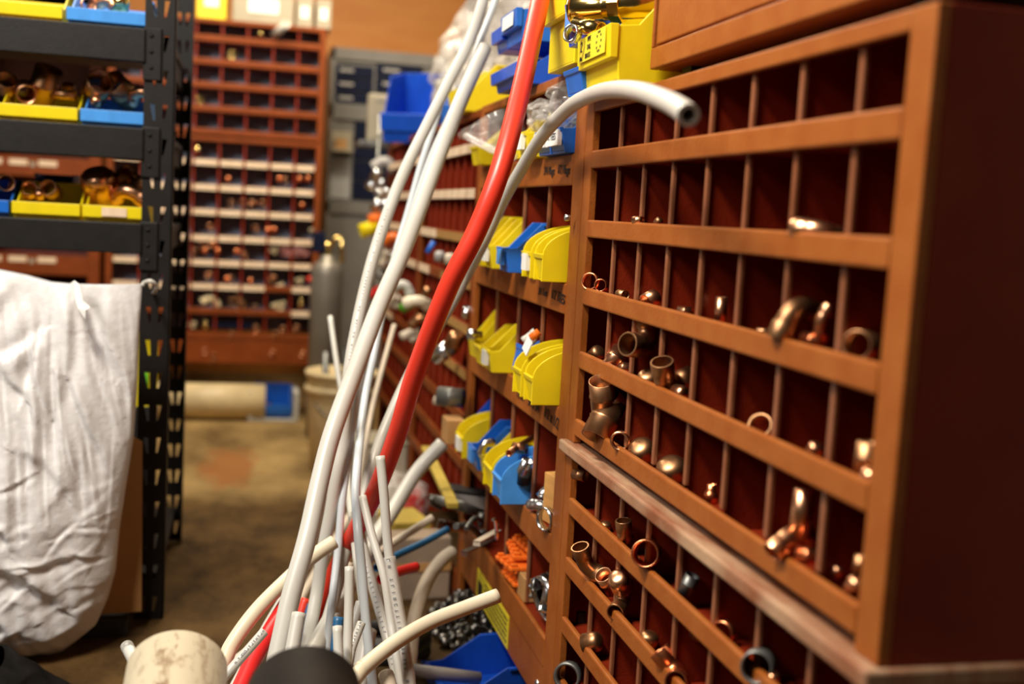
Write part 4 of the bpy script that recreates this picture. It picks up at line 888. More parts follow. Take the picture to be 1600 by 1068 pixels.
RF = [  # px, py, behind front, kind, metal, radius px, rot, label
 (138, 8, .08, 'ring', 'copper', 12, (Q, 0, .3), 'shiny copper ring in the light blue bin on the top rack shelf, left'),
 (160, 5, .09, 'elbow', 'copper', 12, (.5, .6, 0), 'copper elbow in the middle of the light blue bin on the top rack shelf'),
 (188, 6, .08, 'cap', 'brass', 14, (.3, .2, 0), 'brassy cap at the right of the light blue bin on the top rack shelf'),
 (8, 138, .10, 'coupling', 'dull_copper', 16, (.9, .4, 0), 'dark coupling at the left photo edge in the yellow bin, second rack shelf'),
 (40, 143, .08, 'coupling', 'copper', 15, (Q + .3, .1, .3), 'copper coupling showing its round mouth in the yellow bin, second rack shelf'),
 (69, 133, .10, 'coupling', 'dull_copper', 21, (.35, .35, 0), 'big dark coupling standing in the middle of the yellow bin, second rack shelf'),
 (98, 148, .09, 'pipe', 'dull_copper', 8, (Q, 0, 1.4), 'small pipe stub lying at the right of the yellow bin, second rack shelf'),
 (107, 138, .13, 'cap', 'dull_copper', 10, (.2, 0, 0), 'dull cap at the back right of the yellow bin, second rack shelf'),
 (152, 138, .09, 'coupling', 'dull_copper', 20, (1.2, .3, .2), 'dark open coupling at the left of the light blue bin, second rack shelf'),
 (190, 142, .10, 'coupling', 'dull_copper', 20, (1.1, -.5, -.3), 'second dark coupling in the light blue bin, tilted beside the open one'),
 (217, 148, .08, 'elbow', 'copper', 10, (.7, .4, 0), 'bright copper elbow at the right of the light blue bin, second rack shelf'),
 (150, 158, .05, 'cap', 'copper', 8, (.4, 0, 0), 'small copper cap at the front of the light blue bin, second rack shelf'),
 (46, 300, .10, 'coupling', 'copper', 12, (1.1, -.4, .3), 'left copper coupling of two in the yellow bin on the third rack shelf'),
 (80, 298, .09, 'coupling', 'dull_copper', 13, (1.2, .6, -.4), 'right open coupling of two in the yellow bin on the third rack shelf'),
 (62, 304, .07, 'cap', 'copper', 8, (.4, 0, 0), 'small copper cap between two open couplings on the third rack shelf'),
 (155, 288, .09, 'cap', 'copper', 27, (.5, -.2, 0), 'big domed copper cap in the yellow bin with the cream card'),
 (193, 280, .11, 'coupling', 'dull_copper', 15, (1.0, .2, .5), 'dark coupling behind the big domed cap on the third rack shelf'),
 (197, 302, .07, 'elbow', 'copper', 14, (.9, .6, .2), 'pinkish copper elbow right of the big domed cap on the third rack shelf'),
 (214, 288, .09, 'coupling', 'dull_copper', 10, (.3, .2, 0), 'small dark coupling beside the rack post on the third rack shelf'),
 (6, 285, .07, 'coupling', 'dull_copper', 13, (Q, 0, .4), 'coupling in the blue bin at the left photo edge, third rack shelf'),
]
for px, py, bk, kind, mk, rp, rot, lab in RF:
    p = atY(px, py, RY + .015 + bk); d = (p - EYE).dot(AX); fit(kind, mk, p, rp * d / F, rot, lab)

# sack hung on the rack
def sack():
    t = thing('woven_sack', 'large white woven plastic sack hanging from the black rack, bulging to the floor', 'sack', (-.62, 2.2, 0.0))
    # outline of the right edge and the top rim in the photograph turned into a bag of real depth
    rim = [(-60, 408), (0, 421), (40, 429), (80, 440), (112, 443), (150, 444), (190, 444), (222, 443)]
    right = [(.0, 222, 443), (.12, 217, 520), (.28, 214, 620), (.42, 208, 720), (.55, 196, 790), (.66, 186, 860), (.78, 180, 920), (.86, 168, 965), (.93, 150, 1010), (1.0, 100, 1050)]
    Yf = 2.33; top_z = lambda x: None
    zs = []
    def edge(v):
        for i in range(len(right) - 1):
            a, b = right[i], right[i + 1]
            if a[0] <= v <= b[0]:
                q = (v - a[0]) / (b[0] - a[0]); return atY(a[1] + (b[1] - a[1]) * q, a[2] + (b[2] - a[2]) * q, Yf)
        return atY(right[-1][1], right[-1][2], Yf)
    XL = -.86
    def rimz(x):
        pts = [atY(px, py, Yf) for px, py in rim]
        if x <= pts[0].x: return pts[0].z + (pts[0].x - x) * .12
        for a, b in zip(pts, pts[1:]):
            if a.x <= x <= b.x: return a.z + (b.z - a.z) * (x - a.x) / (b.x - a.x)
        return pts[-1].z
    rnd = random.Random(5)
    # folds as strokes over the cloth: points in photo pixels of the hanging plane, half width and depth in metres
    strokes = [([(160, 447), (160, 500), (166, 540), (182, 590)], .016, .022), ([(176, 550), (198, 620), (205, 730)], .010, .014), ([(112, 590), (130, 640), (160, 700), (182, 765)], .013, .018),
       ([(96, 585), (95, 660), (98, 745)], .012, .016), ([(60, 560), (58, 640), (56, 730)], .013, .018), ([(8, 557), (40, 545), (66, 522)], .018, -.024), ([(66, 522), (58, 570), (46, 612)], .012, .020), ([(10, 560), (24, 590), (48, 614)], .012, .020),
       ([(0, 500), (14, 470), (30, 440)], .02, .014), ([(118, 450), (125, 490), (135, 515)], .014, -.014), ([(112, 470), (110, 560), (92, 640)], .016, -.016), ([(0, 866), (45, 880), (100, 925)], .020, .026), ([(42, 872), (85, 860), (130, 858)], .011, .014),
       ([(5, 800), (20, 810), (34, 838)], .010, .016), ([(90, 985), (135, 962), (168, 905)], .016, .016), ([(40, 1050), (95, 1025), (160, 985)], .013, .014), ([(150, 870), (180, 815), (195, 790)], .014, .012), ([(0, 940), (20, 955), (40, 1000)], .016, .018),
       ([(40, 690), (75, 715), (110, 760)], .016, .012), ([(188, 560), (200, 600), (206, 660)], .006, .007), ([(140, 520), (150, 570), (168, 620), (190, 690)], .007, .008), ([(165, 520), (172, 570), (186, 640), (196, 700)], .006, .007), ([(0, 640), (15, 680), (20, 790)], .014, .016)]
    for q in range(46):                                   # fine hanging folds that fan out from the rim
        x0, y0 = rnd.uniform(-20, 212), rnd.uniform(446, 700); ln = rnd.uniform(60, 190); sl = rnd.uniform(-.08, .30)
        strokes.append(([(x0, y0), (x0 + ln * sl * .4, y0 + ln * .5), (x0 + ln * sl, y0 + ln)], rnd.uniform(.0035, .009), rnd.choice((-1, 1)) * rnd.uniform(.003, .008)))
    for q in range(34):                                   # short wrinkles where the bag rests on its load
        x0, y0 = rnd.uniform(-20, 190), rnd.uniform(740, 1000); ln = rnd.uniform(25, 80); an = rnd.uniform(-.9, .5)
        strokes.append(([(x0, y0), (x0 + ln * .5 * math.cos(an), y0 + ln * .5 * math.sin(an) + rnd.uniform(-6, 6)), (x0 + ln * math.cos(an), y0 + ln * math.sin(an))], rnd.uniform(.005, .014), rnd.choice((-1, 1)) * rnd.uniform(.003, .009)))
    S3 = []
    for pts, w, a in strokes:
        P = [atY(px, py, Yf) for px, py in pts]; P = catmull([Vector((p.x, p.z, 0)) for p in P], 5)
        S3.append((P, w, a, min(p.x for p in P) - 3 * w, max(p.x for p in P) + 3 * w, min(p.y for p in P) - 3 * w, max(p.y for p in P) + 3 * w))
    def fold(x, z):
        tot = 0.0
        for P, w, a, xa, xb, za, zb2 in S3:
            if not (xa < x < xb and za < z < zb2): continue
            best = 9; sg = 0; tt = 0; n = len(P) - 1
            for i in range(n):
                ax_, az_ = P[i].x, P[i].y; dx, dz = P[i + 1].x - ax_, P[i + 1].y - az_; L2 = dx * dx + dz * dz + 1e-12
                q = max(0, min(1, ((x - ax_) * dx + (z - az_) * dz) / L2)); ex, ez = x - ax_ - q * dx, z - az_ - q * dz
                dd = math.hypot(ex, ez)
                if dd < best: best = dd; sg = 1 if dx * ez - dz * ex > 0 else -1; tt = (i + q) / n
            d_ = best / w
            if d_ < 3: tot += .46 * a * (1.5 * sg * d_ * math.exp(-d_ * d_ * .8) - .55 * math.exp(-d_ * d_ * 3.5)) * math.sin(PI * min(1, max(0, tt * .92 + .04))) ** .5
        return tot
    def pt(u, v, front):
        e = edge(v); x = XL + (e.x - XL) * u
        zt = rimz(XL + (edge(0).x - XL) * u); zb_ = 0.004
        z = zt + (zb_ - zt) * v
        prof = math.sin(PI * (.5 + .5 * min(1, max(0, u)))) ** .5
        fat = (.03 + .15 * min(1, v * 1.6) ** .8) * prof
        if v > .9: fat *= math.sqrt(max(0, 1 - ((v - .9) / .1) ** 2 * .85))
        y = Yf - fat if front else Yf + fat * .45
        if front:
            y -= (fold(x, z) + .003 * math.sin(x * 70 + 3 * math.sin(z * 9)) + .0015 * math.sin(x * 210 + z * 60 + 2 * math.sin(z * 25))) * min(1, prof * 2.2) * min(1, v * 14 + .15)
            z += .004 * math.sin(x * 45 + z * 11) * math.sin(PI * v)
        return Vector((x, y, max(z, .004)))
    k = MB()
    k.grid(lambda u, v: pt(u, v, True), 250, 300); k.grid(lambda u, v: pt(1 - u, v, False), 60, 40)
    k.build('fabric', M['sack'], t, world=True)
    # hook and torn rim flap
    h0 = atY(222, 446, Yf); 
    MB().tube(catmull([h0, atY(226, 441, Yf), atY(235, 439, Yf - .01), atY(243, 445, Yf), atY(243, 453, Yf + .02), atY(240, 458, RY - .004)], 6), .0042, 10).build('hook_loop', M['pex'], t, world=True)
    fl = MB()
    tri = [atY(110, 442, Yf - .045), atY(116, 438, Yf - .055), atY(124, 444, Yf - .06), atY(130, 470, Yf - .085), atY(141, 480, Yf - .095), atY(134, 484, Yf - .10), atY(133, 498, Yf - .10), atY(122, 482, Yf - .09), atY(118, 468, Yf - .08)]
    fl.add(tri + [p + Vector((0, .004, 0)) for p in tri], [tuple(range(9)), tuple(range(17, 8, -1))] + [(i, (i + 1) % 9, 9 + (i + 1) % 9, 9 + i) for i in range(9)])
    fl.build('torn_flap', M['paper'], t, world=True)
    return t
sack()
# dark cloth at the foot of the sack
k = MB(); c0 = atZ(4, 1072, 0.0); c0.y -= .05; c0.z = 0
def cl(u, v):
    a = 2 * PI * u; r = (1 - v); p = Vector((math.cos(a) * .13 * (1.0 - .9 * v), math.sin(a) * .10 * (1 - .9 * v), .075 * math.sin(PI / 2 * v)))
    q = p + crumple(p, .018 * (v + .2), 45); q.z = max(.002, q.z); return q + c0
k.grid(cl, 40, 20, True, True); tag(k.build('rag', M['grey_cloth'], None, 0, c0), 'dark crumpled rag on the floor at the foot of the white sack', 'cloth')
# cardboard sheet and yellow level behind the sack
cb = thing('cardboard_sheet', 'brown cardboard sheet standing on a dark base between the sack and the rack post', 'cardboard', (-.285, 2.44, 0.0))
a0, a1, a2, a3 = atY(176, 955, 2.43), atY(221, 955, 2.43), atY(222, 690, 2.43), atY(196, 560, 2.43)
k = MB(); quad = [Vector((-.34, 2.43, .035)), a1, a2, Vector((-.34, 2.43, a2.z + .08))]
k.add(quad + [p + Vector((0, .008, 0)) for p in quad], [(0, 1, 2, 3), (7, 6, 5, 4), (0, 4, 5, 1), (1, 5, 6, 2), (2, 6, 7, 3), (3, 7, 4, 0)]); k.build('sheet', M['card'], cb, .001, world=True)
MB().box(-.36, -.215, 2.40, 2.47, 0, .035).build('base', M['rubber'], cb, .003, world=True)
lv = thing('spirit_level', 'yellow level standing upright behind the rack post beside the sack', 'tool', (-.215, 2.70, 0.0), (0, 0, .1))
zl0, zl1 = atY(243, 620, 2.7).z, atY(243, 520, 2.7).z
MB().box(-.028, .028, -.012, .012, 0.098, zl1).build('frame', M['yellow'], lv, .002)
MB().box(-.029, .029, -.013, .013, 0.098, zl0 - .02).build('sleeve', M['rubber'], lv, .002)
MB().lathe([(.0001, -.03), (.008, -.03), (.008, .03), (.0001, .03)], 14, Matrix.Translation((0, -.014, zl1 - .12))).build('vial', M['greenp'], lv)

# ------------------------------------------------------------------ back of the room
# fittings on the back cabinet
BF = []
def rowpts(py, items): 
    for it in items: BF.append((it[0], py + (it[2] if len(it) > 2 else 0), it[1]))
rowpts(279, [(356, 'o'), (436, 'o'), (446, 'c', 2), (468, 'o'), (481, 'o')])
rowpts(317, [(362, 'c'), (378, 'c'), (395, 'c'), (409, 'c'), (472, 'o', 3)])
rowpts(354, [(327, 'c'), (398, 'c', 2), (418, 'o', 5), (428, 'o', 4), (490, 'w', 4)])
rowpts(390, [(315, 'c', -10), (333, 'c', -9), (304, 'c', 2), (320, 'o', 1), (340, 'o', 1), (369, 'o', 2), (381, 'c', 8), (428, 'w', 0)])
rowpts(432, [(327, 'c', -3), (354, 'o', 3), (362, 'c', 3), (391, 'o', 6), (427, 'c', 2), (437, 'w', 14), (468, 'w', 5), (484, 'r', 4)])
rowpts(472, [(361, 'p', -2), (371, 'p', -6), (368, 'p', 8), (378, 'p', 2), (398, 'p', 8), (430, 'w', 4), (440, 'w', 2), (470, 'g', 2), (436, 'w', 14)])
rowpts(508, [(300, 'w', -2), (321, 'g', 0), (399, 'c', 4), (398, 'o', 14), (442, 'c', 6), (464, 'c', 4), (361, 'p', 14), (430, 'p', 14)])
rowpts(548, [(320, 'c', 0), (334, 'p', 8), (426, 'c', 2), (474, 'c', 4), (327, 'w', 12), (360, 'w', 12)])
kinds = {'c': ('coupling', 'copper'), 'o': ('cap', 'red_copper'), 'w': ('tee', 'bucket'), 'p': ('coupling', 'dull_copper'), 'r': ('cap', 'red'), 'g': ('reducer', 'brass')}
words = {'c': 'shiny copper coupling', 'o': 'orange copper cap', 'w': 'pale plastic tee', 'p': 'dull pinkish coupling', 'r': 'red plug', 'g': 'yellow brass reducer'}
rail_px = [249, 288, 326, 367, 405, 442, 480, 518, 560]
seen = {}
for px, py, c in BF:
    row = min(range(len(rail_px)), key=lambda i: (rail_px[i] - py) if rail_px[i] >= py - 4 else 999)
    col = int((px - 292) // 37)
    kind, mk = kinds[c]
    key = (c, row, col); n = seen.get(key, 0); seen[key] = n + 1
    rown = f'{ORD[max(0, row - 1)]} cream row' if row <= 5 else ('third lowest row', 'second lowest row', 'lowest row')[row - 6]
    where = f'in the {rown}, {ORD[min(7, col)]} column of the back cabinet'
    ex = ('', ', right one', ', third one', ', lowest one')[n]
    fit(kind, mk, atY(px, py, BY + .012 if c != 'w' else BY + .03), .0125 if kind != 'tee' else .009, (Q, 0, random.uniform(-.4, .4)) if kind == 'coupling' else ((.3, random.uniform(-.4, .4), 0) if kind != 'tee' else (.4, 1.2, .3)), f'{words[c]} {where}{ex}')
# pink and white bags, dark tray in the back cabinet
bag('small_bag', 'pinkish plastic bag in the right columns of the back cabinet', atY(462, 402, BY + .05), (.13, .06, .06), mat('pink_bag', (.62, .28, .25), .4), 11, .012, 80)
fit('elbow', 'bucket', atY(328, 468, BY + .03), .017, (.2, 1.0, .3), 'large cream elbow in the left part of the back cabinet')
tag(MB().box(-.085, .085, -.02, .03, 0, .022).build('tool_roll', M['navy'], None, .004, None), 'dark blue flat pack lying in the second lowest row of the back cabinet', 'package'); COL.objects[-1].location = atY(362, 512, BY + .05)
fit('cap', 'brass', atY(407, 54, BY + .03), .014, (.2, .2, 0), 'brass cap on the top row of the back cabinet, left of the white tube')
fit('ring', 'brass', atY(363, 86, BY + .03), .017, (Q, 0, 0), 'brass ring on the second rail of the back cabinet')
fit('ring', 'brass', atY(311, 157, BY + .03), .017, (Q, 0, .3), 'brass ring at the left end of the fourth rail of the back cabinet')
fit('coupling', 'brass', atY(308, 234, BY + .03), .012, (.2, 0, 0), 'brass coupling beside the rack post in the first cream-labelled row')
wtb = thing('white_stub', 'short white tube leaning in the top row of the back cabinet', 'pipe', atY(435, 48, BY + .01))
MB().tube([atY(427, 56, BY + .02), atY(448, 37, BY - .06)], .016, 16, .8).build('tube', M['pex'], wtb, world=True)
# things on top of the back cabinet
for x0, x1, y1, mk, lab, dz in ((362, 460, 30, 'box_white', 'long white carton on top of the back cabinet', .14), (462, 490, 34, 'box_white', 'small pale carton with a card label on top of the back cabinet', .12), (493, 519, 36, 'box_white', 'small white carton at the right end on top of the back cabinet', .12), (306, 354, 16, 'yellow', 'yellow carton at the left on top of the back cabinet', .16)):
    a, b = atY(x0, y1, BY), atY(x1, y1, BY)
    t = thing('carton', lab, 'box', ((a.x + b.x) / 2, BY + .12, H + .726)); w = (b.x - a.x) / 2 - .003
    MB().box(-w, w, -.10, .12, 0, dz).build('carton_body', M[mk], t, .003)
    MB().box(-w * .5, w * .5, -.1012, -.1, dz * .3, dz * .7).build('label_card', M['paper'], t)
# grey drawer cabinet with navy drawers
GY = 5.55
def gx(px, py): return atY(px, py, GY)
gl, gr = gx(514, 200).x, gx(700, 200).x
gc = thing('drawer_cabinet', 'tall grey cabinet with dark navy drawers against the back wall', 'cabinet', ((gl + gr) / 2, GY, 0))
ztop = gx(580, 78).z
k = MB().box(gl, gr, GY + .015, GY + .45, 0.0, ztop)
k.box(gl, gr, GY, GY + .015, gx(580, 97).z, ztop); k.box(gl, gr, GY, GY + .015, gx(560, 188).z, gx(560, 163).z); k.box(gl, gl + .02, GY, GY + .015, 0, ztop); k.box(gr - .02, gr, GY, GY + .015, 0, ztop)
k.box(gl, gr, GY, GY + .015, gx(560, 335).z, gx(560, 315).z)
k.build('frame', M['grey_paint'], gc, .003, world=True)
for (xa, xb, za, zb_) in ((521, 583, 163, 98), (587, 660, 163, 98)):
    x0, x1 = gx(xa, 130).x, gx(xb, 130).x; z0, z1 = gx(xa, za).z, gx(xa, zb_).z; hh = (z1 - z0) / 3
    for q in range(3):
        d_ = MB().box(x0, x1, GY + .002, GY + .014, z0 + q * hh + .003, z0 + (q + 1) * hh - .003).build('drawer', M['navy'], gc, .002, world=True)
        MB().box(x0 + (x1 - x0) * .15, x0 + (x1 - x0) * .5, GY - .001, GY + .002, z0 + (q + .45) * hh, z0 + (q + .65) * hh).build('card', M['grey_pvc'], d_, world=True)
z0, z1 = gx(590, 314).z, gx(590, 190).z; hh = (z1 - z0) / 4
for q in range(4):
    MB().box(gx(552, 250).x, gx(620, 250).x, GY + .002, GY + .014, z0 + q * hh + .003, z0 + (q + 1) * hh - .003).build('drawer', M['navy'], gc, .002, world=True)
MB().box(gx(517, 250).x, gx(549, 250).x, GY + .002, GY + .014, gx(530, 310).z, gx(530, 245).z).build('panel', mat('pale_grey_panel', (.40, .40, .40), .5), gc, .002, world=True)
sb = thing('parts_tray', 'small white tray of brown parts on the back cabinet front, beside the pigeonholes', 'tray', gx(533, 238) + Vector((0, -.05, 0)))
MB().box(-.05, .05, -.05, .04, 0, .012).box(-.05, .05, .034, .04, .012, .10).build('tray', M['box_white'], sb, .002)
MB().box(-.035, .02, -.03, .03, .012, .06).build('carton', M['card'], sb, .003)
wb2 = thing('wall_box', 'white electrical box standing on the far end of the right-hand cabinets', 'box', atY(597, 222, 4.32))
bx0, bx1 = atY(574, 190, 4.32).x, atY(622, 190, 4.32).x; hz = atY(597, 150, 4.32).z - atY(597, 224, 4.32).z
MB().box((bx0 - bx1) / 2, (bx1 - bx0) / 2, -.03, .04, 0, hz).build('housing', M['box_white'], wb2, .006)
MB().box((bx0 - bx1) / 2 + .008, (bx1 - bx0) / 2 - .008, -.034, -.03, .01, hz - .01).build('cover', M['box_white'], wb2, .004)
MB().box(-.025, .03, -.0348, -.034, hz * .82, hz * .85).build('marking', M['grey_ink'], wb2)
# wall box support shelf = top of an end bracket
eb = thing('end_bracket', 'dark steel bracket shelf under the white electrical box', 'bracket', (atY(597, 224, 4.32).x, 4.33, 0))
zb0 = atY(597, 222, 4.32).z
MB().box(-.09, .12, -.07, .10, zb0 - .02, zb0).build('shelf_plate', M['iron'], eb, .002)
MB().box(.08, .12, .0, .04, 0, zb0 - .02).build('upright', M['iron'], eb, .002)
# gas cylinder
cyl = thing('gas_cylinder', 'grey gas cylinder with brass valve standing beside the back cabinet', 'gas cylinder', (0.315, 4.50, 0))
zt = atY(535, 408, 4.5).z
MB().lathe([(.001, 0), (.055, 0), (.062, .01), (.062, zt - .05), (.058, zt - .025), (.045, zt - .006), (.03, zt), (.03, zt + .02), (.001, zt + .02)], 32).build('shell', M['tank'], cyl)
MB().lathe([(.001, zt + .02), (.014, zt + .02), (.014, zt + .05), (.022, zt + .05), (.022, zt + .07), (.001, zt + .07)], 12).build('valve', M['brass'], cyl)
MB().tube(catmull([(0, 0, zt + .045), (.02, -.02, zt + .085), (.045, -.02, zt + .09), (.05, -.03, zt + .05), (.055, -.03, zt - .005)], 6), .009, 12).build('hose', M['brass'], cyl)
MB().box(-.06, -.012, -.02, .02, zt + .03, zt + .11).build('gauge_guard', M['navy'], cyl, .004)
# white bucket
bk = thing('bucket', 'cream plastic bucket standing on the floor in front of the gas cylinder', 'bucket', (0.345, 3.96, 0))
bz = atY(530, 578, 3.96).z
MB().lathe([(.001, .002), (.100, .002), (.104, .006), (.122, bz - .07), (.122, bz - .001), (.125, bz), (.118, bz), (.116, bz - .07), (.098, .010), (.001, .010)], 40).build('pail', M['bucket'], bk)
MB().lathe([(.122, bz - .078), (.131, bz - .075), (.131, bz - .055), (.122, bz - .052)], 40).build('rim_band', M['bucket'], bk)
MB().lathe([(.122, bz - .022), (.130, bz - .02), (.130, bz - .002), (.122, bz)], 40).build('rim_band', M['bucket'], bk)
MB().tube([(.02 + .11 * math.cos(a) - .02, -.118 * abs(math.sin(a)) - .012, bz - .06 - .10 * math.sin(a)) for a in [PI * q / 14 for q in range(15)]], .0025, 8).build('wire_handle', M['iron'], bk)
for i, (dx, dy, l, mk, lab) in enumerate(((-.05, .03, .06, 'iron', 'dark iron bar end sticking out of the cream bucket, left'), (.02, .05, .07, 'rubber', 'black rod sticking out of the cream bucket'))):
    o_ = MB().tube([(0, 0, 0.0), (-.01, .01, bz + l - .015)], .012, 10).build('iron_bar', M[mk], None); o_.location = (.345 + dx, 3.96 + dy, .012); tag(o_, lab, 'rod')
bp = thing('black_post', 'black upright board between the back cabinet and the cream bucket', 'board', (atY(487, 640, 4.55).x, 4.55, 0))
MB().box(-.02, .022, -.05, .05, 0, atY(487, 590, 4.55).z).build('board', M['rubber'], bp, .002)
# cream roll and blue bin in a white crate under the back cabinet
ro = thing('paper_roll', 'cream roll lying on the floor under the back cabinet', 'roll', (-.13, 4.86, 0))
rr = .075
MB().lathe([(.03, -.23), (rr, -.23), (rr, .23), (.03, .23)], 32, Matrix.Translation((0, 0, rr)) @ Matrix.Rotation(Q, 4, 'Y'), True).build('sheet', M['bucket'], ro)
MB().lathe([(.027, -.231), (.03, -.231), (.03, .231), (.027, .231)], 20, Matrix.Translation((0, 0, rr)) @ Matrix.Rotation(Q, 4, 'Y'), True).build('core', M['card'], ro)
cxl, cxr = atY(386, 660, 4.80).x, atY(466, 660, 4.80).x; ch = atY(386, 612, 4.8).z
cr = thing('crate', 'white open crate under the back cabinet with a blue bin inside', 'crate', ((cxl + cxr) / 2, 4.9, 0)); w = (cxr - cxl) / 2
MB().box(-w, w, -.10, .14, 0, .012).box(-w, -w + .022, -.10, .14, .012, ch).box(w - .022, w, -.10, .14, .012, ch).box(-w, w, .128, .14, .012, ch).build('body', mat('grey_white_plastic', (.52, .5, .46), .5), cr, .003)
bin_('blue bin standing inside the white crate under the back cabinet', ((cxl + cxr) / 2, 4.905, .0125), 0, .18, w * 2 - .062, ch * .98, 'mid_blue', 0, None, None)
fit('cap', 'dull_copper', ((cxl + cxr) / 2 - .02, 4.87, .05), .018, (.3, .2, 0), 'dull cap lying in the blue bin inside the white crate')

# valves and fittings hanging on and in the far right-hand cabinets
FF = [
 (585, 456, .47, 'tee', 'red_bright', .014, (.4, 1, 0), 'red valve handle farthest left among the far cabinets'), (601, 462, .47, 'cap', 'red_bright', .016, (.4, .4, 0), 'red knob between the two tall white tubes'),
 (577, 357, .44, 'coupling', 'yellow', .026, (.3, 1.2, .4), 'yellow fitting at the end of the far cabinet'), (589, 342, .47, 'coupling', 'orange', .022, (.2, 1.3, .2), 'orange fitting above the yellow one at the end of the far cabinet'),
 (613, 372, .46, 'elbow', 'orange', .016, (.8, .6, .3), 'orange elbow between the two tall white tubes'), (605, 376, .47, 'cap', 'red', .014, (.2, 0, 0), 'dark red plug under the orange elbow'),
 (636, 477, .46, 'coupling', 'greenp', .015, (.5, .9, 0), 'bright green fitting on the far cabinet right of the thick white tube'),
 (651, 471, .46, 'elbow', 'cream', .016, (1.2, .5, .8), 'pale curved elbow hanging right of the green fitting'), (630, 447, .45, 'elbow', 'pex', .014, (.5, 1.2, .2), 'white elbow hooked over a rail right of the thick white tube'),
 (673, 386, .47, 'pipe', 'mid_blue', .007, (.1, .5, 0), 'small blue stick standing on a rail of the far cabinet'), (687, 400, .49, 'cap', 'grey_pvc', .014, (.3, 0, 0), 'grey cap right of the small blue stick'),
 (703, 404, .49, 'cap', 'pex_beige', .014, (.2, 0, 0), 'beige cap two places right of the small blue stick'),
 (616, 396, .47, 'ring', 'chrome', .022, (1, .4, 0), 'grey steel ring between the tall white tubes'), (602, 404, .47, 'tee', 'pex_beige', .014, (.3, .3, 0), 'beige tee between the tall white tubes'),
 (600, 430, .46, 'ring', 'iron', .024, (.7, .2, .3), 'dark ring beside the leftmost tall tube on the far cabinet'), (612, 470, .46, 'tee', 'pex_beige', .014, (.5, .7, 0), 'beige tee under the red knob'),
 (693, 550, .46, 'coupling', 'chrome', .020, (1, .2, .4), 'shiny steel coupling right of the red tube on the far cabinet'), (670, 556, .498, 'ring', 'chrome', .016, (.5, .2, .4), 'shiny steel ring hanging just right of the red tube'),
 (711, 530, .48, 'cap', 'dull_copper', .020, (.3, .3, 0), 'dull brown cap in a far compartment right of the red tube'), (729, 488, .499, 'coupling', 'chrome', .010, (.2, .1, 0), 'little bright coupling standing near the middle cabinet post'),
 (705, 620, .46, 'coupling', 'iron', .022, (Q, .2, 1.1), 'dark grey pipe coupling jutting from the far cabinet near the middle one'), (585, 280, .46, 'tee', 'chrome', .020, (.3, .4, 0), 'grey metal tee highest at the end of the far cabinet'),
 (600, 255, .48, 'elbow', 'grey_pvc', .020, (.3, .9, 0), 'grey elbow at the end of the far cabinet under the blue bins'), (597, 300, .47, 'ring', 'chrome', .024, (.6, .2, .2), 'grey metal ring at the end of the far cabinet'),
 (590, 320, .46, 'coupling', 'chrome', .020, (.8, .4, .3), 'grey metal coupling at the end of the far cabinet, above the orange fitting'),
 (655, 500, .47, 'elbow', 'dull_copper', .014, (.6, .4, .3), 'brown copper elbow left of the red tube on the far cabinet'), (640, 520, .46, 'tee', 'pex_beige', .013, (.6, .9, .3), 'beige tee left of the red tube on the far cabinet'),
 (668, 455, .48, 'cap', 'dull_copper', .013, (.2, .2, 0), 'brown cap above a rail left of the red tube'), (684, 625, .499, 'cap', 'pex_beige', .012, (.3, .3, 0), 'beige cap low in the far cabinet right of the red tube'),
]
hr = thing('hanging_rod', 'thin steel rod hung with grey fittings at the end of the farthest cabinet', 'rod', (0.462, 4.20, 0.45))
MB().tube([(0, 0, 0), (0, 0, .8)], .006, 10).build('rod', M['iron'], hr); MB().box(-.006, .05, -.006, .006, .72, .73).box(-.006, .05, -.006, .006, .10, .11).build('bracket', M['iron'], hr)
for px, py, X, kind, mk, r, rot, lab in FF:
    p = atX(px, py, X)
    if p.y > 4.12: p = atY(px, py, 4.2); p.y -= .004
    fit(kind, mk, p, r, rot, lab)
tag(MB().box(-.035, .035, -.02, .02, 0, .055).build('copper_block', M['card'], None, .003), 'brown block jutting from the far cabinet beside the wide grey white tube', 'block'); COL.objects[-1].location = atX(707, 690, .46); COL.objects[-1].rotation_euler = (0, 0, R90)

# clutter on the floor along the cabinets
yw = thing('yellow_strip', 'yellow painted wooden strip leaning against the foot of the far cabinet', 'board', atX(690, 770, .44))
P0, P1 = atX(668, 705, .47), atX(708, 790, .43); P0.x = .47
T_ = Matrix.Translation(P0) @ (P1 - P0).to_track_quat('X', 'Z').to_matrix().to_4x4(); MB().box(-.05, (P1 - P0).length, -.012, .012, -.006, .006, T_).build('strip', M['dull_yellow'], yw, .002, world=True)
rb = thing('red_bottle', 'red plastic bottle on the floor among the tubes near the middle cabinet', 'bottle', (atZ(648, 850, 0).x, atZ(648, 850, 0).y + .05, 0)); 
MB().lathe([(.001, 0), (.035, 0), (.038, .008), (.038, .12), (.030, .145), (.014, .16), (.014, .18), (.001, .18)], 24).build('body', M['red_bright'], rb)
MB().lathe([(.001, .18), (.016, .18), (.016, .20), (.001, .20)], 16).build('cap', M['rubber'], rb)
bag('loose_bag', 'crumpled clear bag on the floor between the red tube and the far cabinet', (.40, 3.05, .0), (.20, .24, .20), M['film_fog'], 21, .02, 50, 0, ('pex_cool', 'coupling', 8, .012))
bx = thing('plastic_tub', 'pale grey tub on the floor right of the cream bucket', 'tub', (.43, 3.62, 0))
MB().box(-.09, .09, -.09, .09, 0, .008).box(-.09, -.082, -.09, .09, .008, .17).box(.082, .09, -.09, .09, .008, .17).box(-.09, .09, -.09, -.082, .008, .17).box(-.09, .09, .082, .09, .008, .17).build('body', M['pex_beige'], bx, .004)
MB().box(-.096, .096, -.096, .096, .17, .182).build('lid', M['box_white'], bx, .004)
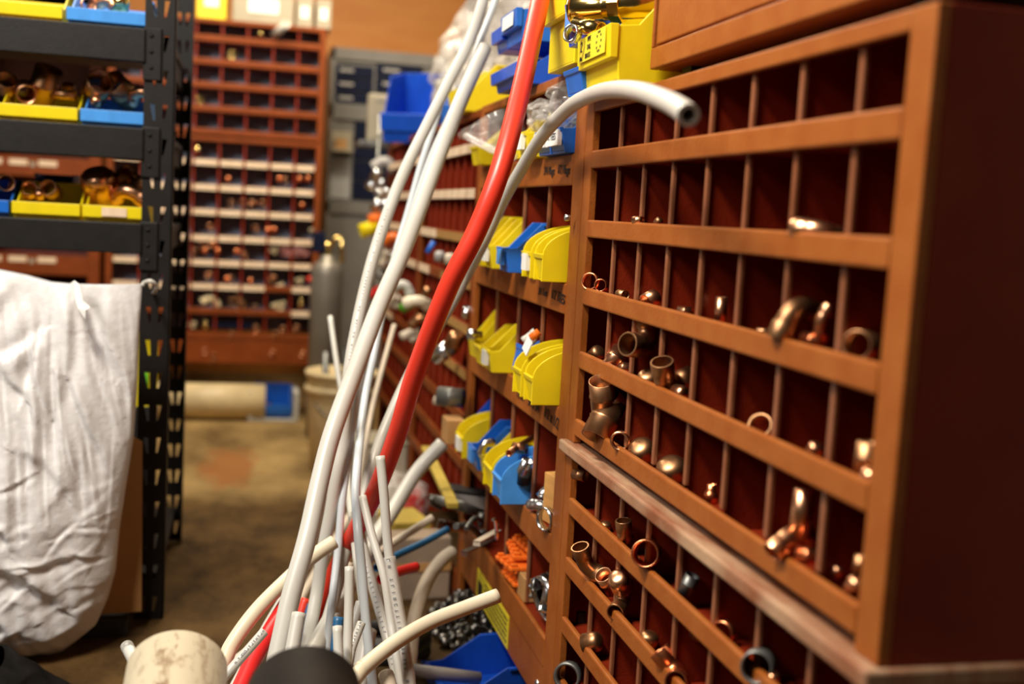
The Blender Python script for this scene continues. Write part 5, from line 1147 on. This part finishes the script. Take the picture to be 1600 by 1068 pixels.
cbx = thing('cardboard_box', 'flattened greyish brown cardboard behind the curled tube under the cabinets', 'box', (.40, 2.66, 0), (0, 0, .1))
MB().box(-.08, .09, -.08, .0, 0, .15).build('carton', mat('grey_cardboard', (.26, .19, .13), .85, 0, .3, 20), cbx, .004)
MB().box(-.08, .09, -.083, -.08, .07, .09).build('tape', M['card'], cbx)
gp = thing('yellow_box', 'dull yellow carton on the floor at the foot of the far cabinet', 'box', (.42, 2.86, 0), (0, 0, .2))
MB().box(-.05, .05, -.07, .07, 0, .13).build('carton', M['dull_yellow'], gp, .003); MB().box(-.03, .03, -.0712, -.07, .03, .1).build('label_card', M['paper'], gp)
# loose steel fittings heaped on the floor under the middle cabinet
rnd = random.Random(3); k = MB()
for i in range(260):
    a, q = rnd.uniform(0, 2 * PI), math.sqrt(rnd.random())
    x, y = .53 + .12 * q * math.cos(a), 2.37 + .17 * q * math.sin(a); hgt = .075 * (1 - q * q)
    T = Matrix.Translation((x, y, .012 + hgt * rnd.random())) @ Matrix.Rotation(rnd.uniform(0, 3), 4, 'X') @ Matrix.Rotation(rnd.uniform(0, 3), 4, 'Z')
    r = rnd.uniform(.006, .011)
    if i % 3: k.lathe([(r * .75, -r), (r, -r), (r, r), (r * .75, r)], 12, T, True)
    else: k.tube([T @ Vector((0, 0, -.012)), T @ Vector((0, 0, 0)), T @ Vector((.010, 0, .006))], r * .7, 10, .7)
tag(k.build('steel_scrap', mat('mixed_steel', (.30, .29, .27), .32, 1, .8, 60, (.12, .11, .10)), None, 0, (.52, 2.17, 0)), 'heap of loose grey steel fittings on the floor under the middle cabinet', 'scrap metal', None, 'stuff')
bin_('dark blue bin on the floor under the cream tube at the bottom edge', (.505, 2.05, .0), R90 + .12, .26, .17, .086, 'blue', 0, None, None)
gpz = MB().tube([(.315, 2.02, .066), (.46, 2.05, .030)], .0125, 18, .8); tag(gpz.build('grey_pipe', M['grey_pvc'], None, 0, (.37, 2.03, .048)), 'grey pipe stub lying across the front of the dark blue floor bin', 'pipe')
rt = thing('rubber_ring', 'black rubber coil on the floor behind the cream white tube', 'hose', (.31, 2.22, .0))
MB().tube([(.07 * math.cos(a), .07 * math.sin(a), .016 + .004 * a) for a in [2 * PI * q / 24 * 2 for q in range(25)]], .016, 12).build('coil', M['rubber'], rt)
